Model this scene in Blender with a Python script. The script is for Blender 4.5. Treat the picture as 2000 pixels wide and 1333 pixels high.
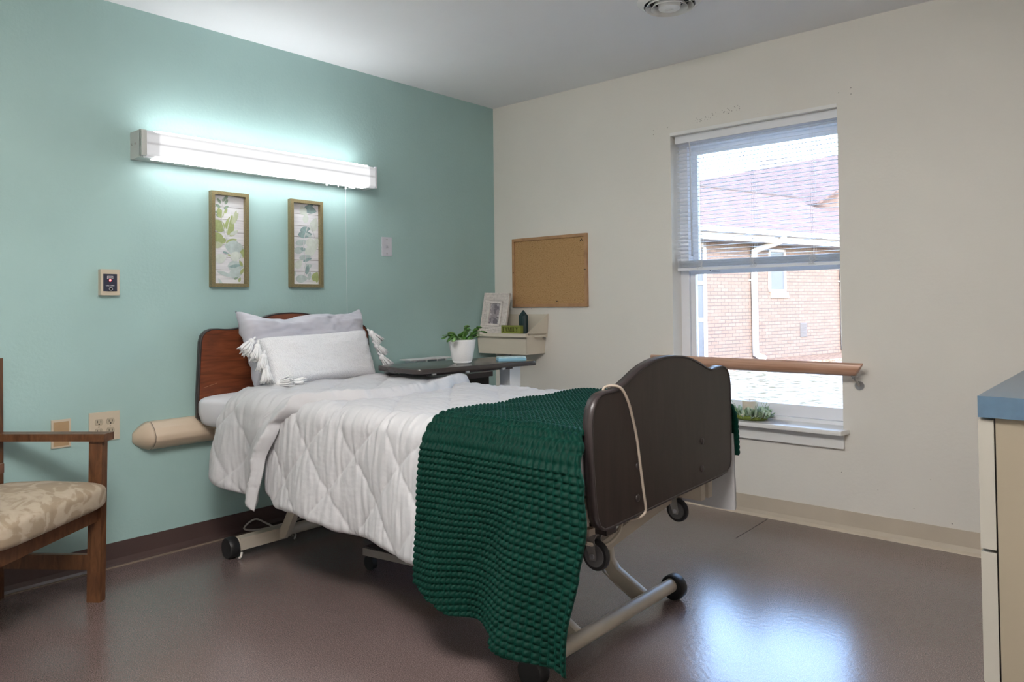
import bpy, bmesh, math, random
from mathutils import Vector, Matrix, noise
from math import sin, cos, pi, sqrt, atan2, radians
random.seed(7)
S = bpy.context.scene
C = S.collection
for o in list(bpy.data.objects): bpy.data.objects.remove(o)

# ------------------------------------------------------------------ camera
yaw, pit, roll = -.7189, .0197, -.0118
F3 = Vector((sin(yaw)*cos(pit), cos(yaw)*cos(pit), sin(pit)))
R3 = Vector((cos(yaw), -sin(yaw), 0)); U3 = R3.cross(F3)
R4 = R3*cos(roll)+U3*sin(roll); U4 = -R3*sin(roll)+U3*cos(roll)
cam = bpy.data.cameras.new('camera'); camo = bpy.data.objects.new('camera', cam); C.objects.link(camo)
M = Matrix((R4, U4, -F3)).transposed().to_4x4(); M.translation = Vector((3.4067, -3.7162, 1.1078))
camo.matrix_world = M
cam.sensor_width = 36; cam.lens = 36*1446.05/2000; cam.shift_y = -102/2000; cam.clip_start = .02; cam.clip_end = 300
S.camera = camo

# ------------------------------------------------------------------ world, sun, lights, exposure
S.view_settings.view_transform = 'Standard'; S.view_settings.look = 'None'
S.view_settings.gamma = 1; S.view_settings.use_curve_mapping = False
S.view_settings.exposure = 1.62
W = bpy.data.worlds.new('sky'); S.world = W; W.use_nodes = True
wn = W.node_tree.nodes; wl = W.node_tree.links
bg = wn['Background']; st = wn.new('ShaderNodeTexSky'); st.sky_type = 'NISHITA'; st.sun_disc = False
st.sun_elevation = radians(28); st.sun_rotation = radians(140); st.air_density = 1.0; st.dust_density = 1.5
hs = wn.new('ShaderNodeHueSaturation'); hs.inputs['Saturation'].default_value = 1.0
wl.new(st.outputs[0], hs.inputs['Color']); wl.new(hs.outputs[0], bg.inputs[0]); bg.inputs[1].default_value = 1.0
sun = bpy.data.lights.new('sun', 'SUN'); suno = bpy.data.objects.new('sun', sun); C.objects.link(suno)
sun.energy = 1.2; sun.angle = radians(.6); sun.color = (1, .97, .94)
suno.rotation_euler = Vector((-.70, .60, -.46)).to_track_quat('-Z', 'Y').to_euler()
BED_LIGHT = 3.7        # radiance of the over-bed fixture's tubes
FILL_W = 11.0           # radiance of the fill light added out of view on the ceiling

# ------------------------------------------------------------------ materials
def mat(name, col, rough=.5, spec=.5, metal=0, sheen=0, noise_scale=0, noise_amt=0, bump=0, bump_scale=50, coat=0, tex=None, detail=4):
    m = bpy.data.materials.new(name); m.use_nodes = True
    n = m.node_tree.nodes; l = m.node_tree.links; b = n['Principled BSDF']
    b.inputs['Base Color'].default_value = (*col, 1); b.inputs['Roughness'].default_value = rough
    b.inputs['Specular IOR Level'].default_value = spec; b.inputs['Metallic'].default_value = metal
    b.inputs['Sheen Weight'].default_value = sheen; b.inputs['Coat Weight'].default_value = coat
    b.inputs['Sheen Roughness'].default_value = .4
    tc = n.new('ShaderNodeTexCoord')
    if noise_amt:
        nt = n.new('ShaderNodeTexNoise'); nt.inputs['Scale'].default_value = noise_scale; nt.inputs['Detail'].default_value = detail
        mp = n.new('ShaderNodeMapRange'); mp.inputs['To Min'].default_value = 1-noise_amt; mp.inputs['To Max'].default_value = 1+noise_amt
        mp.inputs['From Min'].default_value = .25; mp.inputs['From Max'].default_value = .75
        mx = n.new('ShaderNodeVectorMath'); mx.operation = 'SCALE'; mx.inputs[0].default_value = col
        l.new(tc.outputs['Object'], nt.inputs['Vector']); l.new(nt.outputs[0], mp.inputs['Value'])
        l.new(mp.outputs[0], mx.inputs['Scale']); l.new(mx.outputs[0], b.inputs['Base Color'])
    if bump:
        nt = n.new('ShaderNodeTexNoise'); nt.inputs['Scale'].default_value = bump_scale; nt.inputs['Detail'].default_value = 5
        bp = n.new('ShaderNodeBump'); bp.inputs['Strength'].default_value = bump; bp.inputs['Distance'].default_value = .004
        l.new(tc.outputs['Object'], nt.inputs['Vector']); l.new(nt.outputs[0], bp.inputs['Height']); l.new(bp.outputs[0], b.inputs['Normal'])
    return m
def ramp2(m, cols, vec_scale=(1,1,1), kind='noise', scale=8, detail=5, distort=0, rough=None, bump=0, bdist=.002, rot=(0,0,0)):
    """re-colour a material from a stretched noise / voronoi through a colour ramp"""
    n = m.node_tree.nodes; l = m.node_tree.links; b = n['Principled BSDF']
    tc = n.new('ShaderNodeTexCoord'); mp = n.new('ShaderNodeMapping'); mp.inputs['Scale'].default_value = vec_scale; mp.inputs['Rotation'].default_value = rot
    l.new(tc.outputs['Object'], mp.inputs[0])
    if kind == 'noise':
        t = n.new('ShaderNodeTexNoise'); t.inputs['Scale'].default_value = scale; t.inputs['Detail'].default_value = detail; t.inputs['Distortion'].default_value = distort
        out = t.outputs[0]
    elif kind == 'voronoi':
        t = n.new('ShaderNodeTexVoronoi'); t.inputs['Scale'].default_value = scale; out = t.outputs['Distance']
    elif kind == 'wave':
        t = n.new('ShaderNodeTexWave'); t.inputs['Scale'].default_value = scale; t.inputs['Distortion'].default_value = distort; t.inputs['Detail'].default_value = detail; out = t.outputs[0]
    l.new(mp.outputs[0], t.inputs[0])
    r = n.new('ShaderNodeValToRGB'); e = r.color_ramp.elements
    while len(e) < len(cols): e.new(.5)
    for i, (p, c) in enumerate(cols): e[i].position = p; e[i].color = (*c, 1)
    l.new(out, r.inputs[0]); l.new(r.outputs[0], b.inputs['Base Color'])
    if bump:
        bp = n.new('ShaderNodeBump'); bp.inputs['Strength'].default_value = bump; bp.inputs['Distance'].default_value = bdist
        l.new(out, bp.inputs['Height']); l.new(bp.outputs[0], b.inputs['Normal'])
    return m
def emis(name, col, s):
    m = bpy.data.materials.new(name); m.use_nodes = True; b = m.node_tree.nodes['Principled BSDF']
    b.inputs['Base Color'].default_value = (*col, 1); b.inputs['Emission Color'].default_value = (*col, 1); b.inputs['Emission Strength'].default_value = s
    return m

m_green = mat('green_wall_paint', (.36, .525, .51), .42, .45, noise_scale=2.2, noise_amt=.05, bump=.22, bump_scale=70)
m_cream = mat('cream_wall_paint', (.80, .765, .705), .5, .4, noise_scale=1.6, noise_amt=.03, bump=.18, bump_scale=60)
m_ceil = mat('ceiling_paint', (.92, .92, .94), .8, .2, noise_scale=1.5, noise_amt=.03, bump=.1, bump_scale=90)
m_brownbase = mat('brown_cove_base', (.082, .052, .048), .35, .5, noise_scale=6, noise_amt=.1)
m_tanbase = mat('tan_cove_base', (.58, .50, .40), .4, .5, noise_scale=6, noise_amt=.06)
m_whitepaint = mat('white_paint', (.86, .85, .83), .4, .5, noise_scale=4, noise_amt=.04, bump=.05, bump_scale=40)
m_vinyl = mat('white_vinyl', (.87, .88, .92), .35, .5)
m_floor = mat('speckled_vinyl_floor', (.13, .085, .075), .23, 1.0)
def floor_nodes():
    m = m_floor; n = m.node_tree.nodes; l = m.node_tree.links; b = n['Principled BSDF']
    tc = n.new('ShaderNodeTexCoord')
    v = n.new('ShaderNodeTexNoise'); v.inputs['Scale'].default_value = 290; v.inputs['Detail'].default_value = 3
    r = n.new('ShaderNodeValToRGB'); e = r.color_ramp.elements
    e[0].position = .36; e[0].color = (.098, .070, .068, 1); e[1].position = .66; e[1].color = (.235, .18, .172, 1)
    k = e.new(.5); k.color = (.155, .112, .107, 1)
    g = n.new('ShaderNodeTexNoise'); g.inputs['Scale'].default_value = 1.3; g.inputs['Detail'].default_value = 6
    mr = n.new('ShaderNodeMapRange'); mr.inputs['To Min'].default_value = .84; mr.inputs['To Max'].default_value = 1.16
    mr.inputs['From Min'].default_value = .3; mr.inputs['From Max'].default_value = .7
    sc = n.new('ShaderNodeVectorMath'); sc.operation = 'SCALE'
    l.new(tc.outputs['Object'], v.inputs[0]); l.new(tc.outputs['Object'], g.inputs[0]); l.new(v.outputs[0], r.inputs[0]); l.new(g.outputs[0], mr.inputs['Value'])
    l.new(r.outputs[0], sc.inputs[0]); l.new(mr.outputs[0], sc.inputs['Scale']); l.new(sc.outputs[0], b.inputs['Base Color'])
    bn = n.new('ShaderNodeTexNoise'); bn.inputs['Scale'].default_value = 55; bn.inputs['Detail'].default_value = 3
    bp = n.new('ShaderNodeBump'); bp.inputs['Strength'].default_value = .34; bp.inputs['Distance'].default_value = .0014
    l.new(tc.outputs['Object'], bn.inputs[0]); l.new(bn.outputs[0], bp.inputs['Height']); l.new(bp.outputs[0], b.inputs['Normal']); l.new(bp.outputs[0], b.inputs['Coat Normal'])
    rr = n.new('ShaderNodeMapRange'); rr.inputs['To Min'].default_value = .19; rr.inputs['To Max'].default_value = .25
    l.new(g.outputs[0], rr.inputs['Value']); l.new(rr.outputs[0], b.inputs['Roughness'])
floor_nodes()
fb_ = m_floor.node_tree.nodes['Principled BSDF']; fb_.inputs['Coat Weight'].default_value = .34; fb_.inputs['Coat Roughness'].default_value = .27; fb_.inputs['Coat IOR'].default_value = 1.6
m_comf = mat('white_quilted_cotton', (.54, .54, .56), .75, .2, sheen=.1, bump=.4, bump_scale=30)
m_sheet = mat('white_sheet', (.66, .66, .70), .7, .2, bump=.25, bump_scale=25)
m_grey = mat('lavender_grey_sateen', (.50, .50, .56), .42, .4, sheen=.15, bump=.5, bump_scale=11)
m_knit = mat('white_knit', (.74, .74, .76), .85, .1, sheen=.15)
ramp2(m_knit, [(0, (.84, .84, .86)), (1, (.70, .70, .73))], kind='voronoi', scale=240, bump=.8, bdist=.003)
m_tassel = mat('white_yarn', (.76, .76, .77), .85, .1)
m_blanket = mat('dark_green_velvet', (.0005, .026, .017), .6, .12, sheen=1.0, noise_scale=90, noise_amt=.35)
b_ = m_blanket.node_tree.nodes['Principled BSDF']; b_.inputs['Sheen Tint'].default_value = (.10, .62, .50, 1); b_.inputs['Sheen Roughness'].default_value = .35; b_.inputs['Sheen Weight'].default_value = .2
m_headwood = mat('cherry_laminate', (.2, .06, .02), .33, .5)
ramp2(m_headwood, [(.25, (.09, .023, .009)), (.55, (.18, .048, .019)), (.8, (.235, .074, .030))], vec_scale=(1, 1.3, 13), scale=3.2, detail=7, distort=1.6)
m_footwood = mat('dark_walnut_laminate', (.05, .035, .03), .38, .5)
ramp2(m_footwood, [(.3, (.023, .0150, .0130)), (.6, (.033, .0215, .0185)), (.85, (.043, .029, .025))], vec_scale=(1, 9, 1.2), scale=4, detail=6, distort=.8)
m_edge = mat('dark_edge_band', (.035, .026, .026), .35, .5)
m_creammetal = mat('cream_powdercoat', (.52, .46, .38), .4, .5, noise_scale=9, noise_amt=.08)
m_greymetal = mat('grey_zinc', (.42, .41, .40), .35, .5, metal=.8, noise_scale=20, noise_amt=.1)
m_black = mat('black_rubber', (.012, .012, .013), .45, .4, noise_scale=30, noise_amt=.3)
m_greyrub = mat('grey_rubber', (.15, .15, .155), .5, .4)
m_chrome = mat('chrome', (.86, .86, .87), .3, .5, metal=.1)
m_steel = mat('satin_steel', (.62, .62, .66), .28, .5, metal=.9)
m_beige = mat('beige_plastic', (.55, .44, .33), .4, .5, noise_scale=5, noise_amt=.05)
m_ivory = mat('ivory_plastic', (.56, .48, .37), .35, .5)
m_tanplate = mat('tan_painted_plate', (.40, .27, .15), .5, .4, noise_scale=8, noise_amt=.12)
m_ivoryd = mat('darker_ivory_plastic', (.42, .36, .27), .4, .5)  # darker ivory for sockets, screws and fine print
m_dark = mat('dark_slot', (.015, .013, .012), .6, .3)
m_navy = mat('navy_panel', (.030, .034, .060), .35, .5)
m_red = emis('red_indicator', (1, .06, .06), 3.5)
m_white = mat('white_plastic', (.75, .75, .76), .35, .5)
m_silverpaint = mat('white_enamel_metal', (.52, .54, .52), .35, .5)
m_frame = mat('bronze_wood_frame', (.19, .155, .075), .42, .5, noise_scale=260, noise_amt=.35)
m_panel = mat('whitewashed_plank', (.70, .70, .72), .6, .3)
ramp2(m_panel, [(.3, (.60, .60, .63)), (.6, (.74, .74, .76))], vec_scale=(1, 2, 30), scale=3, detail=5)
m_plankline = mat('plank_gap', (.16, .15, .13), .8, .1)
m_leafs = [mat('print_olive', (.36, .42, .20), .6, .2, noise_scale=60, noise_amt=.15), mat('print_sage', (.48, .53, .37), .6, .2, noise_scale=60, noise_amt=.15),
           mat('print_grey_green', (.27, .36, .28), .6, .2, noise_scale=60, noise_amt=.2), mat('print_pale_aqua', (.46, .54, .53), .6, .2, noise_scale=50, noise_amt=.15),
           mat('print_teal', (.26, .36, .36), .6, .2, noise_scale=50, noise_amt=.2), mat('print_pale', (.60, .65, .60), .6, .2, noise_scale=50, noise_amt=.1)]
m_cork = mat('cork', (.45, .27, .12), .9, .1)
ramp2(m_cork, [(.28, (.20, .10, .04)), (.42, (.46, .275, .125)), (.62, (.52, .325, .16)), (.78, (.66, .44, .22))], scale=190, detail=3, bump=.4, bdist=.001)
m_pine = mat('honey_oak', (.45, .25, .12), .4, .5)
ramp2(m_pine, [(.3, (.36, .19, .09)), (.7, (.52, .30, .15))], vec_scale=(3, 3, 3), scale=5, detail=6)
m_rail = mat('pink_oak_rail', (.58, .33, .22), .35, .6)
ramp2(m_rail, [(.3, (.46, .24, .15)), (.7, (.66, .40, .28))], vec_scale=(.6, 14, 14), scale=4, detail=6, distort=.5)
m_chairwood = mat('medium_oak_chair', (.16, .065, .025), .38, .5)
ramp2(m_chairwood, [(.3, (.070, .025, .010)), (.7, (.165, .070, .029))], vec_scale=(6, 6, 1.5), scale=9, detail=6, distort=.6)
m_chairfab = mat('tan_floral_jacquard', (.4, .3, .2), .65, .3, sheen=.1)
ramp2(m_chairfab, [(.0, (.27, .205, .14)), (.48, (.335, .26, .18)), (.54, (.43, .35, .26)), (.8, (.49, .41, .32))], scale=11, detail=4, distort=1.6, bump=.15)
m_binplastic = mat('cream_metal_bin', (.72, .65, .54), .4, .5)
m_distress = mat('whitewashed_frame', (.76, .70, .66), .6, .3, noise_scale=60, noise_amt=.12, bump=.3, bump_scale=90)
m_photo = mat('grey_photograph', (.5, .46, .48), .3, .5)
ramp2(m_photo, [(.38, (.22, .20, .22)), (.5, (.48, .44, .46)), (.6, (.66, .62, .64))], scale=22, detail=3, distort=1.2)
m_photodark = mat('photo_dark', (.20, .18, .20), .4, .4); m_photomid = mat('photo_mid', (.36, .32, .34), .4, .4)
m_candleg = mat('dark_teal_wax', (.012, .035, .040), .35, .5)
m_olive = mat('olive_block', (.24, .27, .055), .5, .4, noise_scale=30, noise_amt=.06)
m_letter = mat('brown_letter', (.055, .045, .012), .6, .3)
m_tabletop = mat('dark_laminate_top', (.045, .036, .034), .22, .6, noise_scale=40, noise_amt=.1)
m_night = mat('dark_plum_wood', (.040, .026, .030), .35, .5, noise_scale=8, noise_amt=.1)
m_pot = mat('white_ceramic_pot', (.78, .78, .79), .4, .5, bump=.3, bump_scale=160)
m_soil = mat('soil', (.02, .013, .009), .9, .1, bump=.6, bump_scale=90)
m_leaf = mat('cactus_green', (.075, .20, .035), .38, .5, noise_scale=40, noise_amt=.4)
m_leaf2 = mat('cactus_light', (.20, .36, .12), .4, .5, noise_scale=40, noise_amt=.3)
m_blue = mat('light_blue_pack', (.26, .52, .68), .35, .5)
m_bluew = mat('pale_blue_film', (.52, .72, .82), .3, .5, noise_scale=50, noise_amt=.2)
m_wax = mat('cream_wax', (.72, .68, .58), .45, .4); m_wax.node_tree.nodes['Principled BSDF'].inputs['Subsurface Weight'].default_value = .2
m_moss = mat('moss', (.19, .24, .06), .9, .1, bump=1, bump_scale=120)
m_sage = mat('sage_leaf', (.46, .58, .45), .55, .3, noise_scale=30, noise_amt=.25)
m_sage2 = mat('deep_sage_leaf', (.24, .36, .21), .55, .3, noise_scale=30, noise_amt=.25)
m_berry = mat('ivory_berry', (.78, .76, .62), .35, .5)
m_doily = mat('white_crochet', (.9, .89, .9), .85, .1, noise_scale=110, noise_amt=.15, bump=.1, bump_scale=140)
m_blue_top = mat('slate_blue_laminate', (.085, .155, .235), .25, .6, noise_scale=60, noise_amt=.06)
m_dresser = mat('beige_dresser_laminate', (.33, .28, .21), .45, .4, noise_scale=3, noise_amt=.04)
m_drawer = mat('cream_drawer_front', (.42, .40, .35), .38, .5, noise_scale=5, noise_amt=.05)
m_cordm = mat('beige_cord', (.40, .33, .27), .5, .4)
m_wcord = mat('white_cord', (.62, .58, .54), .5, .4)
m_brick = mat('brick', (.6, .5, .45), .85, .2)
def brick_nodes():
    n = m_brick.node_tree.nodes; l = m_brick.node_tree.links; b = n['Principled BSDF']
    tc = n.new('ShaderNodeTexCoord'); sx = n.new('ShaderNodeSeparateXYZ'); cx = n.new('ShaderNodeCombineXYZ')
    l.new(tc.outputs['Object'], sx.inputs[0]); l.new(sx.outputs[0], cx.inputs[0]); l.new(sx.outputs[2], cx.inputs[1])
    t = n.new('ShaderNodeTexBrick'); l.new(cx.outputs[0], t.inputs['Vector'])
    t.inputs['Scale'].default_value = 1; t.inputs['Brick Width'].default_value = .205; t.inputs['Row Height'].default_value = .0677
    t.inputs['Mortar Size'].default_value = .007; t.inputs['Mortar Smooth'].default_value = .2
    t.inputs['Color1'].default_value = (.092, .072, .066, 1); t.inputs['Color2'].default_value = (.106, .084, .078, 1); t.inputs['Mortar'].default_value = (.047, .042, .047, 1)
    l.new(t.outputs[0], b.inputs['Base Color'])
brick_nodes()
m_shingle = mat('pinkish_brown_shingle', (.30, .20, .19), .9, .1)
def shingle_nodes():
    n = m_shingle.node_tree.nodes; l = m_shingle.node_tree.links; b = n['Principled BSDF']
    tc = n.new('ShaderNodeTexCoord'); t = n.new('ShaderNodeTexBrick'); l.new(tc.outputs['Object'], t.inputs['Vector'])
    t.inputs['Scale'].default_value = 1; t.inputs['Brick Width'].default_value = .33; t.inputs['Row Height'].default_value = .14; t.inputs['Mortar Size'].default_value = .008
    t.inputs['Color1'].default_value = (.085, .063, .061, 1); t.inputs['Color2'].default_value = (.105, .081, .078, 1); t.inputs['Mortar'].default_value = (.055, .043, .046, 1)
    l.new(t.outputs[0], b.inputs['Base Color'])
shingle_nodes()
m_gutter = mat('white_gutter', (.24, .245, .265), .5, .4)
m_glassdark = mat('house_window_glass', (.05, .06, .08), .3, .3)
m_snow = mat('snowy_grass', (.8, .8, .8), .9, .1)
ramp2(m_snow, [(.34, (.07, .065, .040)), (.45, (.15, .14, .105)), (.56, (.26, .26, .265)), (.8, (.33, .335, .35))], scale=7.5, detail=9, distort=.4, vec_scale=(1, 1, 1))
def glass():
    m = bpy.data.materials.new('window_glass'); m.use_nodes = True; n = m.node_tree.nodes; l = m.node_tree.links
    n.remove(n['Principled BSDF']); o = n['Material Output']
    t = n.new('ShaderNodeBsdfTransparent'); t.inputs[0].default_value = (.96, .97, .98, 1); g = n.new('ShaderNodeBsdfGlossy'); g.inputs['Roughness'].default_value = .02
    f = n.new('ShaderNodeFresnel'); f.inputs[0].default_value = 1.45; x = n.new('ShaderNodeMixShader')
    l.new(f.outputs[0], x.inputs[0]); l.new(t.outputs[0], x.inputs[1]); l.new(g.outputs[0], x.inputs[2]); l.new(x.outputs[0], o.inputs[0]); return m
m_glass = glass()

# ------------------------------------------------------------------ mesh helpers
def obj(name, bm, m, parent=None, smooth=False, mats=None):
    me = bpy.data.meshes.new(name); bm.normal_update(); bm.to_mesh(me); bm.free()
    o = bpy.data.objects.new(name, me); C.objects.link(o)
    for x in (mats or [m]): me.materials.append(x)
    if smooth:
        for p in me.polygons: p.use_smooth = True
        if smooth != 'all':
            try: me.set_sharp_from_angle(angle=radians(38))
            except Exception: pass
    if parent: o.parent = parent
    return o
def bevel(bm, w, seg=2, angle=50):
    ed = [e for e in bm.edges if len(e.link_faces) == 2 and e.calc_face_angle(0) > radians(angle)]
    if ed: bmesh.ops.bevel(bm, geom=ed, offset=w, segments=seg, affect='EDGES', profile=.5, clamp_overlap=True)
def box(bm, x0, x1, y0, y1, z0, z1, mi=0, xf=None):
    vs = [bm.verts.new(Vector(p) if not xf else xf @ Vector(p)) for p in
          [(x0,y0,z0),(x1,y0,z0),(x1,y1,z0),(x0,y1,z0),(x0,y0,z1),(x1,y0,z1),(x1,y1,z1),(x0,y1,z1)]]
    for f in [(0,3,2,1),(4,5,6,7),(0,1,5,4),(1,2,6,5),(2,3,7,6),(3,0,4,7)]:
        bm.faces.new([vs[i] for i in f]).material_index = mi
def bx(name, x0, x1, y0, y1, z0, z1, m, parent=None, bev=0, seg=2):
    bm = bmesh.new(); box(bm, x0, x1, y0, y1, z0, z1)
    if bev: bevel(bm, bev, seg)
    return obj(name, bm, m, parent, smooth=bool(bev))
def prism(bm, pts, axis, a, b, mi=0):
    """extrude a polygon given in the plane across `axis`, between a and b"""
    def P(p, t): return {'x': (t, p[0], p[1]), 'y': (p[0], t, p[1]), 'z': (p[0], p[1], t)}[axis]
    A = [bm.verts.new(P(p, a)) for p in pts]; B = [bm.verts.new(P(p, b)) for p in pts]; n = len(pts)
    fs = [bm.faces.new(A), bm.faces.new(B[::-1])]
    for i in range(n): fs.append(bm.faces.new([A[i], B[i], B[(i+1) % n], A[(i+1) % n]]))
    for f in fs: f.material_index = mi
    bmesh.ops.recalc_face_normals(bm, faces=fs)
def cyl(bm, p0, p1, r0, r1=None, n=20, mi=0, cap=True):
    if r1 is None: r1 = r0
    p0 = Vector(p0); p1 = Vector(p1); d = (p1-p0).normalized()
    a = d.orthogonal().normalized(); b = d.cross(a)
    A = [bm.verts.new(p0+(a*cos(2*pi*i/n)+b*sin(2*pi*i/n))*r0) for i in range(n)]
    B = [bm.verts.new(p1+(a*cos(2*pi*i/n)+b*sin(2*pi*i/n))*r1) for i in range(n)]
    for i in range(n): bm.faces.new([A[i], A[(i+1) % n], B[(i+1) % n], B[i]]).material_index = mi
    if cap: bm.faces.new(A[::-1]).material_index = mi; bm.faces.new(B).material_index = mi
def tube(bm, pts, r, n=8, mi=0, taper=None):
    pts = [Vector(p) for p in pts]; rings = []; a = None
    for i, p in enumerate(pts):
        d = (pts[min(i+1, len(pts)-1)]-pts[max(i-1, 0)]).normalized()
        if a is None: a = d.orthogonal().normalized()
        a = (a - d*a.dot(d)).normalized(); b = d.cross(a)
        rr = r if taper is None else r*taper(i/(len(pts)-1))
        rings.append([bm.verts.new(p+(a*cos(2*pi*k/n)+b*sin(2*pi*k/n))*rr) for k in range(n)])
    for i in range(len(rings)-1):
        for k in range(n): bm.faces.new([rings[i][k], rings[i][(k+1) % n], rings[i+1][(k+1) % n], rings[i+1][k]]).material_index = mi
    bm.faces.new(rings[0][::-1]).material_index = mi; bm.faces.new(rings[-1]).material_index = mi
def spline(pts, k=8):
    P = [Vector(p) for p in pts]; out = []
    for i in range(len(P)-1):
        p0 = P[max(i-1, 0)]; p1 = P[i]; p2 = P[i+1]; p3 = P[min(i+2, len(P)-1)]
        for j in range(k):
            t = j/k; out.append(.5*((2*p1)+(p2-p0)*t+(2*p0-5*p1+4*p2-p3)*t*t+(3*p1-p0-3*p2+p3)*t**3))
    out.append(P[-1]); return out
def lathe(bm, prof, c, n=32, mi=0):
    """prof: (r, z) list around the vertical through c"""
    rings = [[bm.verts.new((c[0]+r*cos(2*pi*i/n), c[1]+r*sin(2*pi*i/n), c[2]+z)) for i in range(n)] for r, z in prof]
    for a in range(len(rings)-1):
        for i in range(n): bm.faces.new([rings[a][i], rings[a][(i+1) % n], rings[a+1][(i+1) % n], rings[a+1][i]]).material_index = mi
    bm.faces.new(rings[0][::-1]).material_index = mi; bm.faces.new(rings[-1]).material_index = mi
def ball(bm, c, r, mi=0, u=10, v=7, s=(1,1,1)):
    n0 = len(bm.faces)
    ret = bmesh.ops.create_uvsphere(bm, u_segments=u, v_segments=v, radius=r, matrix=Matrix.Translation(c) @ Matrix.Diagonal((*s, 1)))
    for f in {f for v_ in ret['verts'] for f in v_.link_faces}: f.material_index = mi
def thing(name, label, cat, loc=(0,0,0), group=None):
    o = bpy.data.objects.new(name, None); C.objects.link(o); o.location = loc; o.empty_display_size = .05
    o['label'] = label; o['category'] = cat
    if group: o['group'] = group
    return o
def tag(o, label, cat, group=None):
    o['label'] = label; o['category'] = cat
    if group: o['group'] = group
    return o
def struct(o): o['kind'] = 'structure'; return o
def adopt(root):
    """children were modelled in world coordinates: keep them there"""
    inv = Matrix.Translation(root.location).inverted()
    for ch in root.children:
        if ch.matrix_parent_inverse == Matrix.Identity(4): ch.matrix_parent_inverse = inv
def text(name, s, size, m, parent, matrix, ext=.0004, sx=1):
    cu = bpy.data.curves.new(name, 'FONT'); cu.body = s; cu.size = size; cu.extrude = ext; cu.align_x = 'CENTER'; cu.align_y = 'CENTER'
    t = bpy.data.objects.new(name, cu); C.objects.link(t); bpy.context.view_layer.update()
    me = bpy.data.meshes.new_from_object(t.evaluated_get(bpy.context.evaluated_depsgraph_get())); bpy.data.objects.remove(t)
    me.transform(matrix @ Matrix.Diagonal((sx, 1, 1, 1))); me.materials.clear(); me.materials.append(m)
    o = bpy.data.objects.new(name, me); C.objects.link(o); o.parent = parent; return o
FACE_X = Matrix(((0,0,1,0),(1,0,0,0),(0,1,0,0),(0,0,0,1)))      # text lying on a plane facing +X, reading along +Y
FACE_NY = Matrix(((1,0,0,0),(0,0,-1,0),(0,1,0,0),(0,0,0,1)))    # facing -Y, reading along +X
def nz(x, y, z=0): return noise.noise(Vector((x, y, z)))

# ------------------------------------------------------------------ room shell
H = 2.44; XR = 3.85; YF = -5.4
bm = bmesh.new(); box(bm, -.2, XR+.2, YF-.2, .3, -.12, 0); fl = struct(obj('floor', bm, m_floor))
bm = bmesh.new(); tube(bm, [(1.893, -.423, .0002), (1.892, -.30, .0002), (1.889, -.16, .0002), (1.886, -.03, .0002)], .0012, 4); obj('seam_crack', bm, m_dark, fl)
struct(bx('ceiling', -.2, XR+.2, YF-.2, .3, H, H+.14, m_ceil))
struct(bx('wall_left', -.2, 0, YF-.2, .2, 0, H, m_green))
struct(bx('wall_right', XR, XR+.2, YF-.2, .2, 0, H, m_cream))
struct(bx('wall_front', 0, XR, YF-.2, YF, 0, H, m_cream))
WX0, WX1, WZ0, WZ1 = 1.351, 2.252, .465, 2.039
bm = bmesh.new()
box(bm, 0, WX0, 0, .2, 0, H); box(bm, WX1, XR, 0, .095, 0, H); box(bm, WX1+.062, XR, .095, .2, 0, H); box(bm, WX0, WX1+.062, .095, .2, 0, WZ0); box(bm, WX0, WX1, 0, .095, 0, WZ0); box(bm, WX0, WX1+.062, .095, .2, WZ1, H); box(bm, WX0, WX1, 0, .095, WZ1, H)
wb = struct(obj('wall_back', bm, m_cream))
bm = bmesh.new()
for x, z, r in [(1.245, 2.088, .004), (1.245, 2.064, .004), (1.268, 2.094, .002), (1.335, 2.09, .004), (2.318, 2.118, .004), (2.318, 2.088, .004), (2.262, 2.105, .004),
                (1.86, 2.075, .003), (.322, 1.072, .004), (1.63, .33, .004), (2.70, .12, .005), (2.55, .16, .003), (2.83, .19, .003), (2.86, .118, .004), (2.62, .30, .003), (2.40, .22, .003), (2.905, .155, .003), (2.24, .28, .004)]:
    cyl(bm, (x, .001, z), (x, -.0006, z), r*.7, n=8)
for i in range(46):
    x = 1.50+.3*random.random(); z = 2.085+.03*random.random()+.10*(x-1.5); cyl(bm, (x, .001, z), (x, -.0005, z), .0012+.0016*random.random(), n=6)
obj('wall_marks', bm, mat('wall_scuff', (.42, .39, .35), .8, .2), wb)
# bulkhead above the dresser side
struct(bx('trim_1', 3.085, XR, YF, 0, 2.10, H, m_cream))
# cove base
def cove(name, axis, a, b, m, sgn):
    prof = [(0, .1), (.004, .1), (.0045, .03), (.010, .012), (.022, .003), (.024, 0), (0, 0)]
    bm = bmesh.new()
    if axis == 'y': prism(bm, [(x, z) for x, z in prof], 'y', a, b)
    else: prism(bm, [(-x, z) for x, z in prof], 'x', a, b)
    return struct(obj(name, bm, m))
cove('baseboard_left', 'y', YF, -.001, m_brownbase, 1)
cove('baseboard_back', 'x', .001, XR, m_tanbase, 1)
bm = bmesh.new(); box(bm, .0, .030, YF, 0, 0, .0045); obj('caulk_line', bm, mat('aged_caulk', (.22, .17, .13), .5, .4), bpy.data.objects['baseboard_left'])

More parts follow.
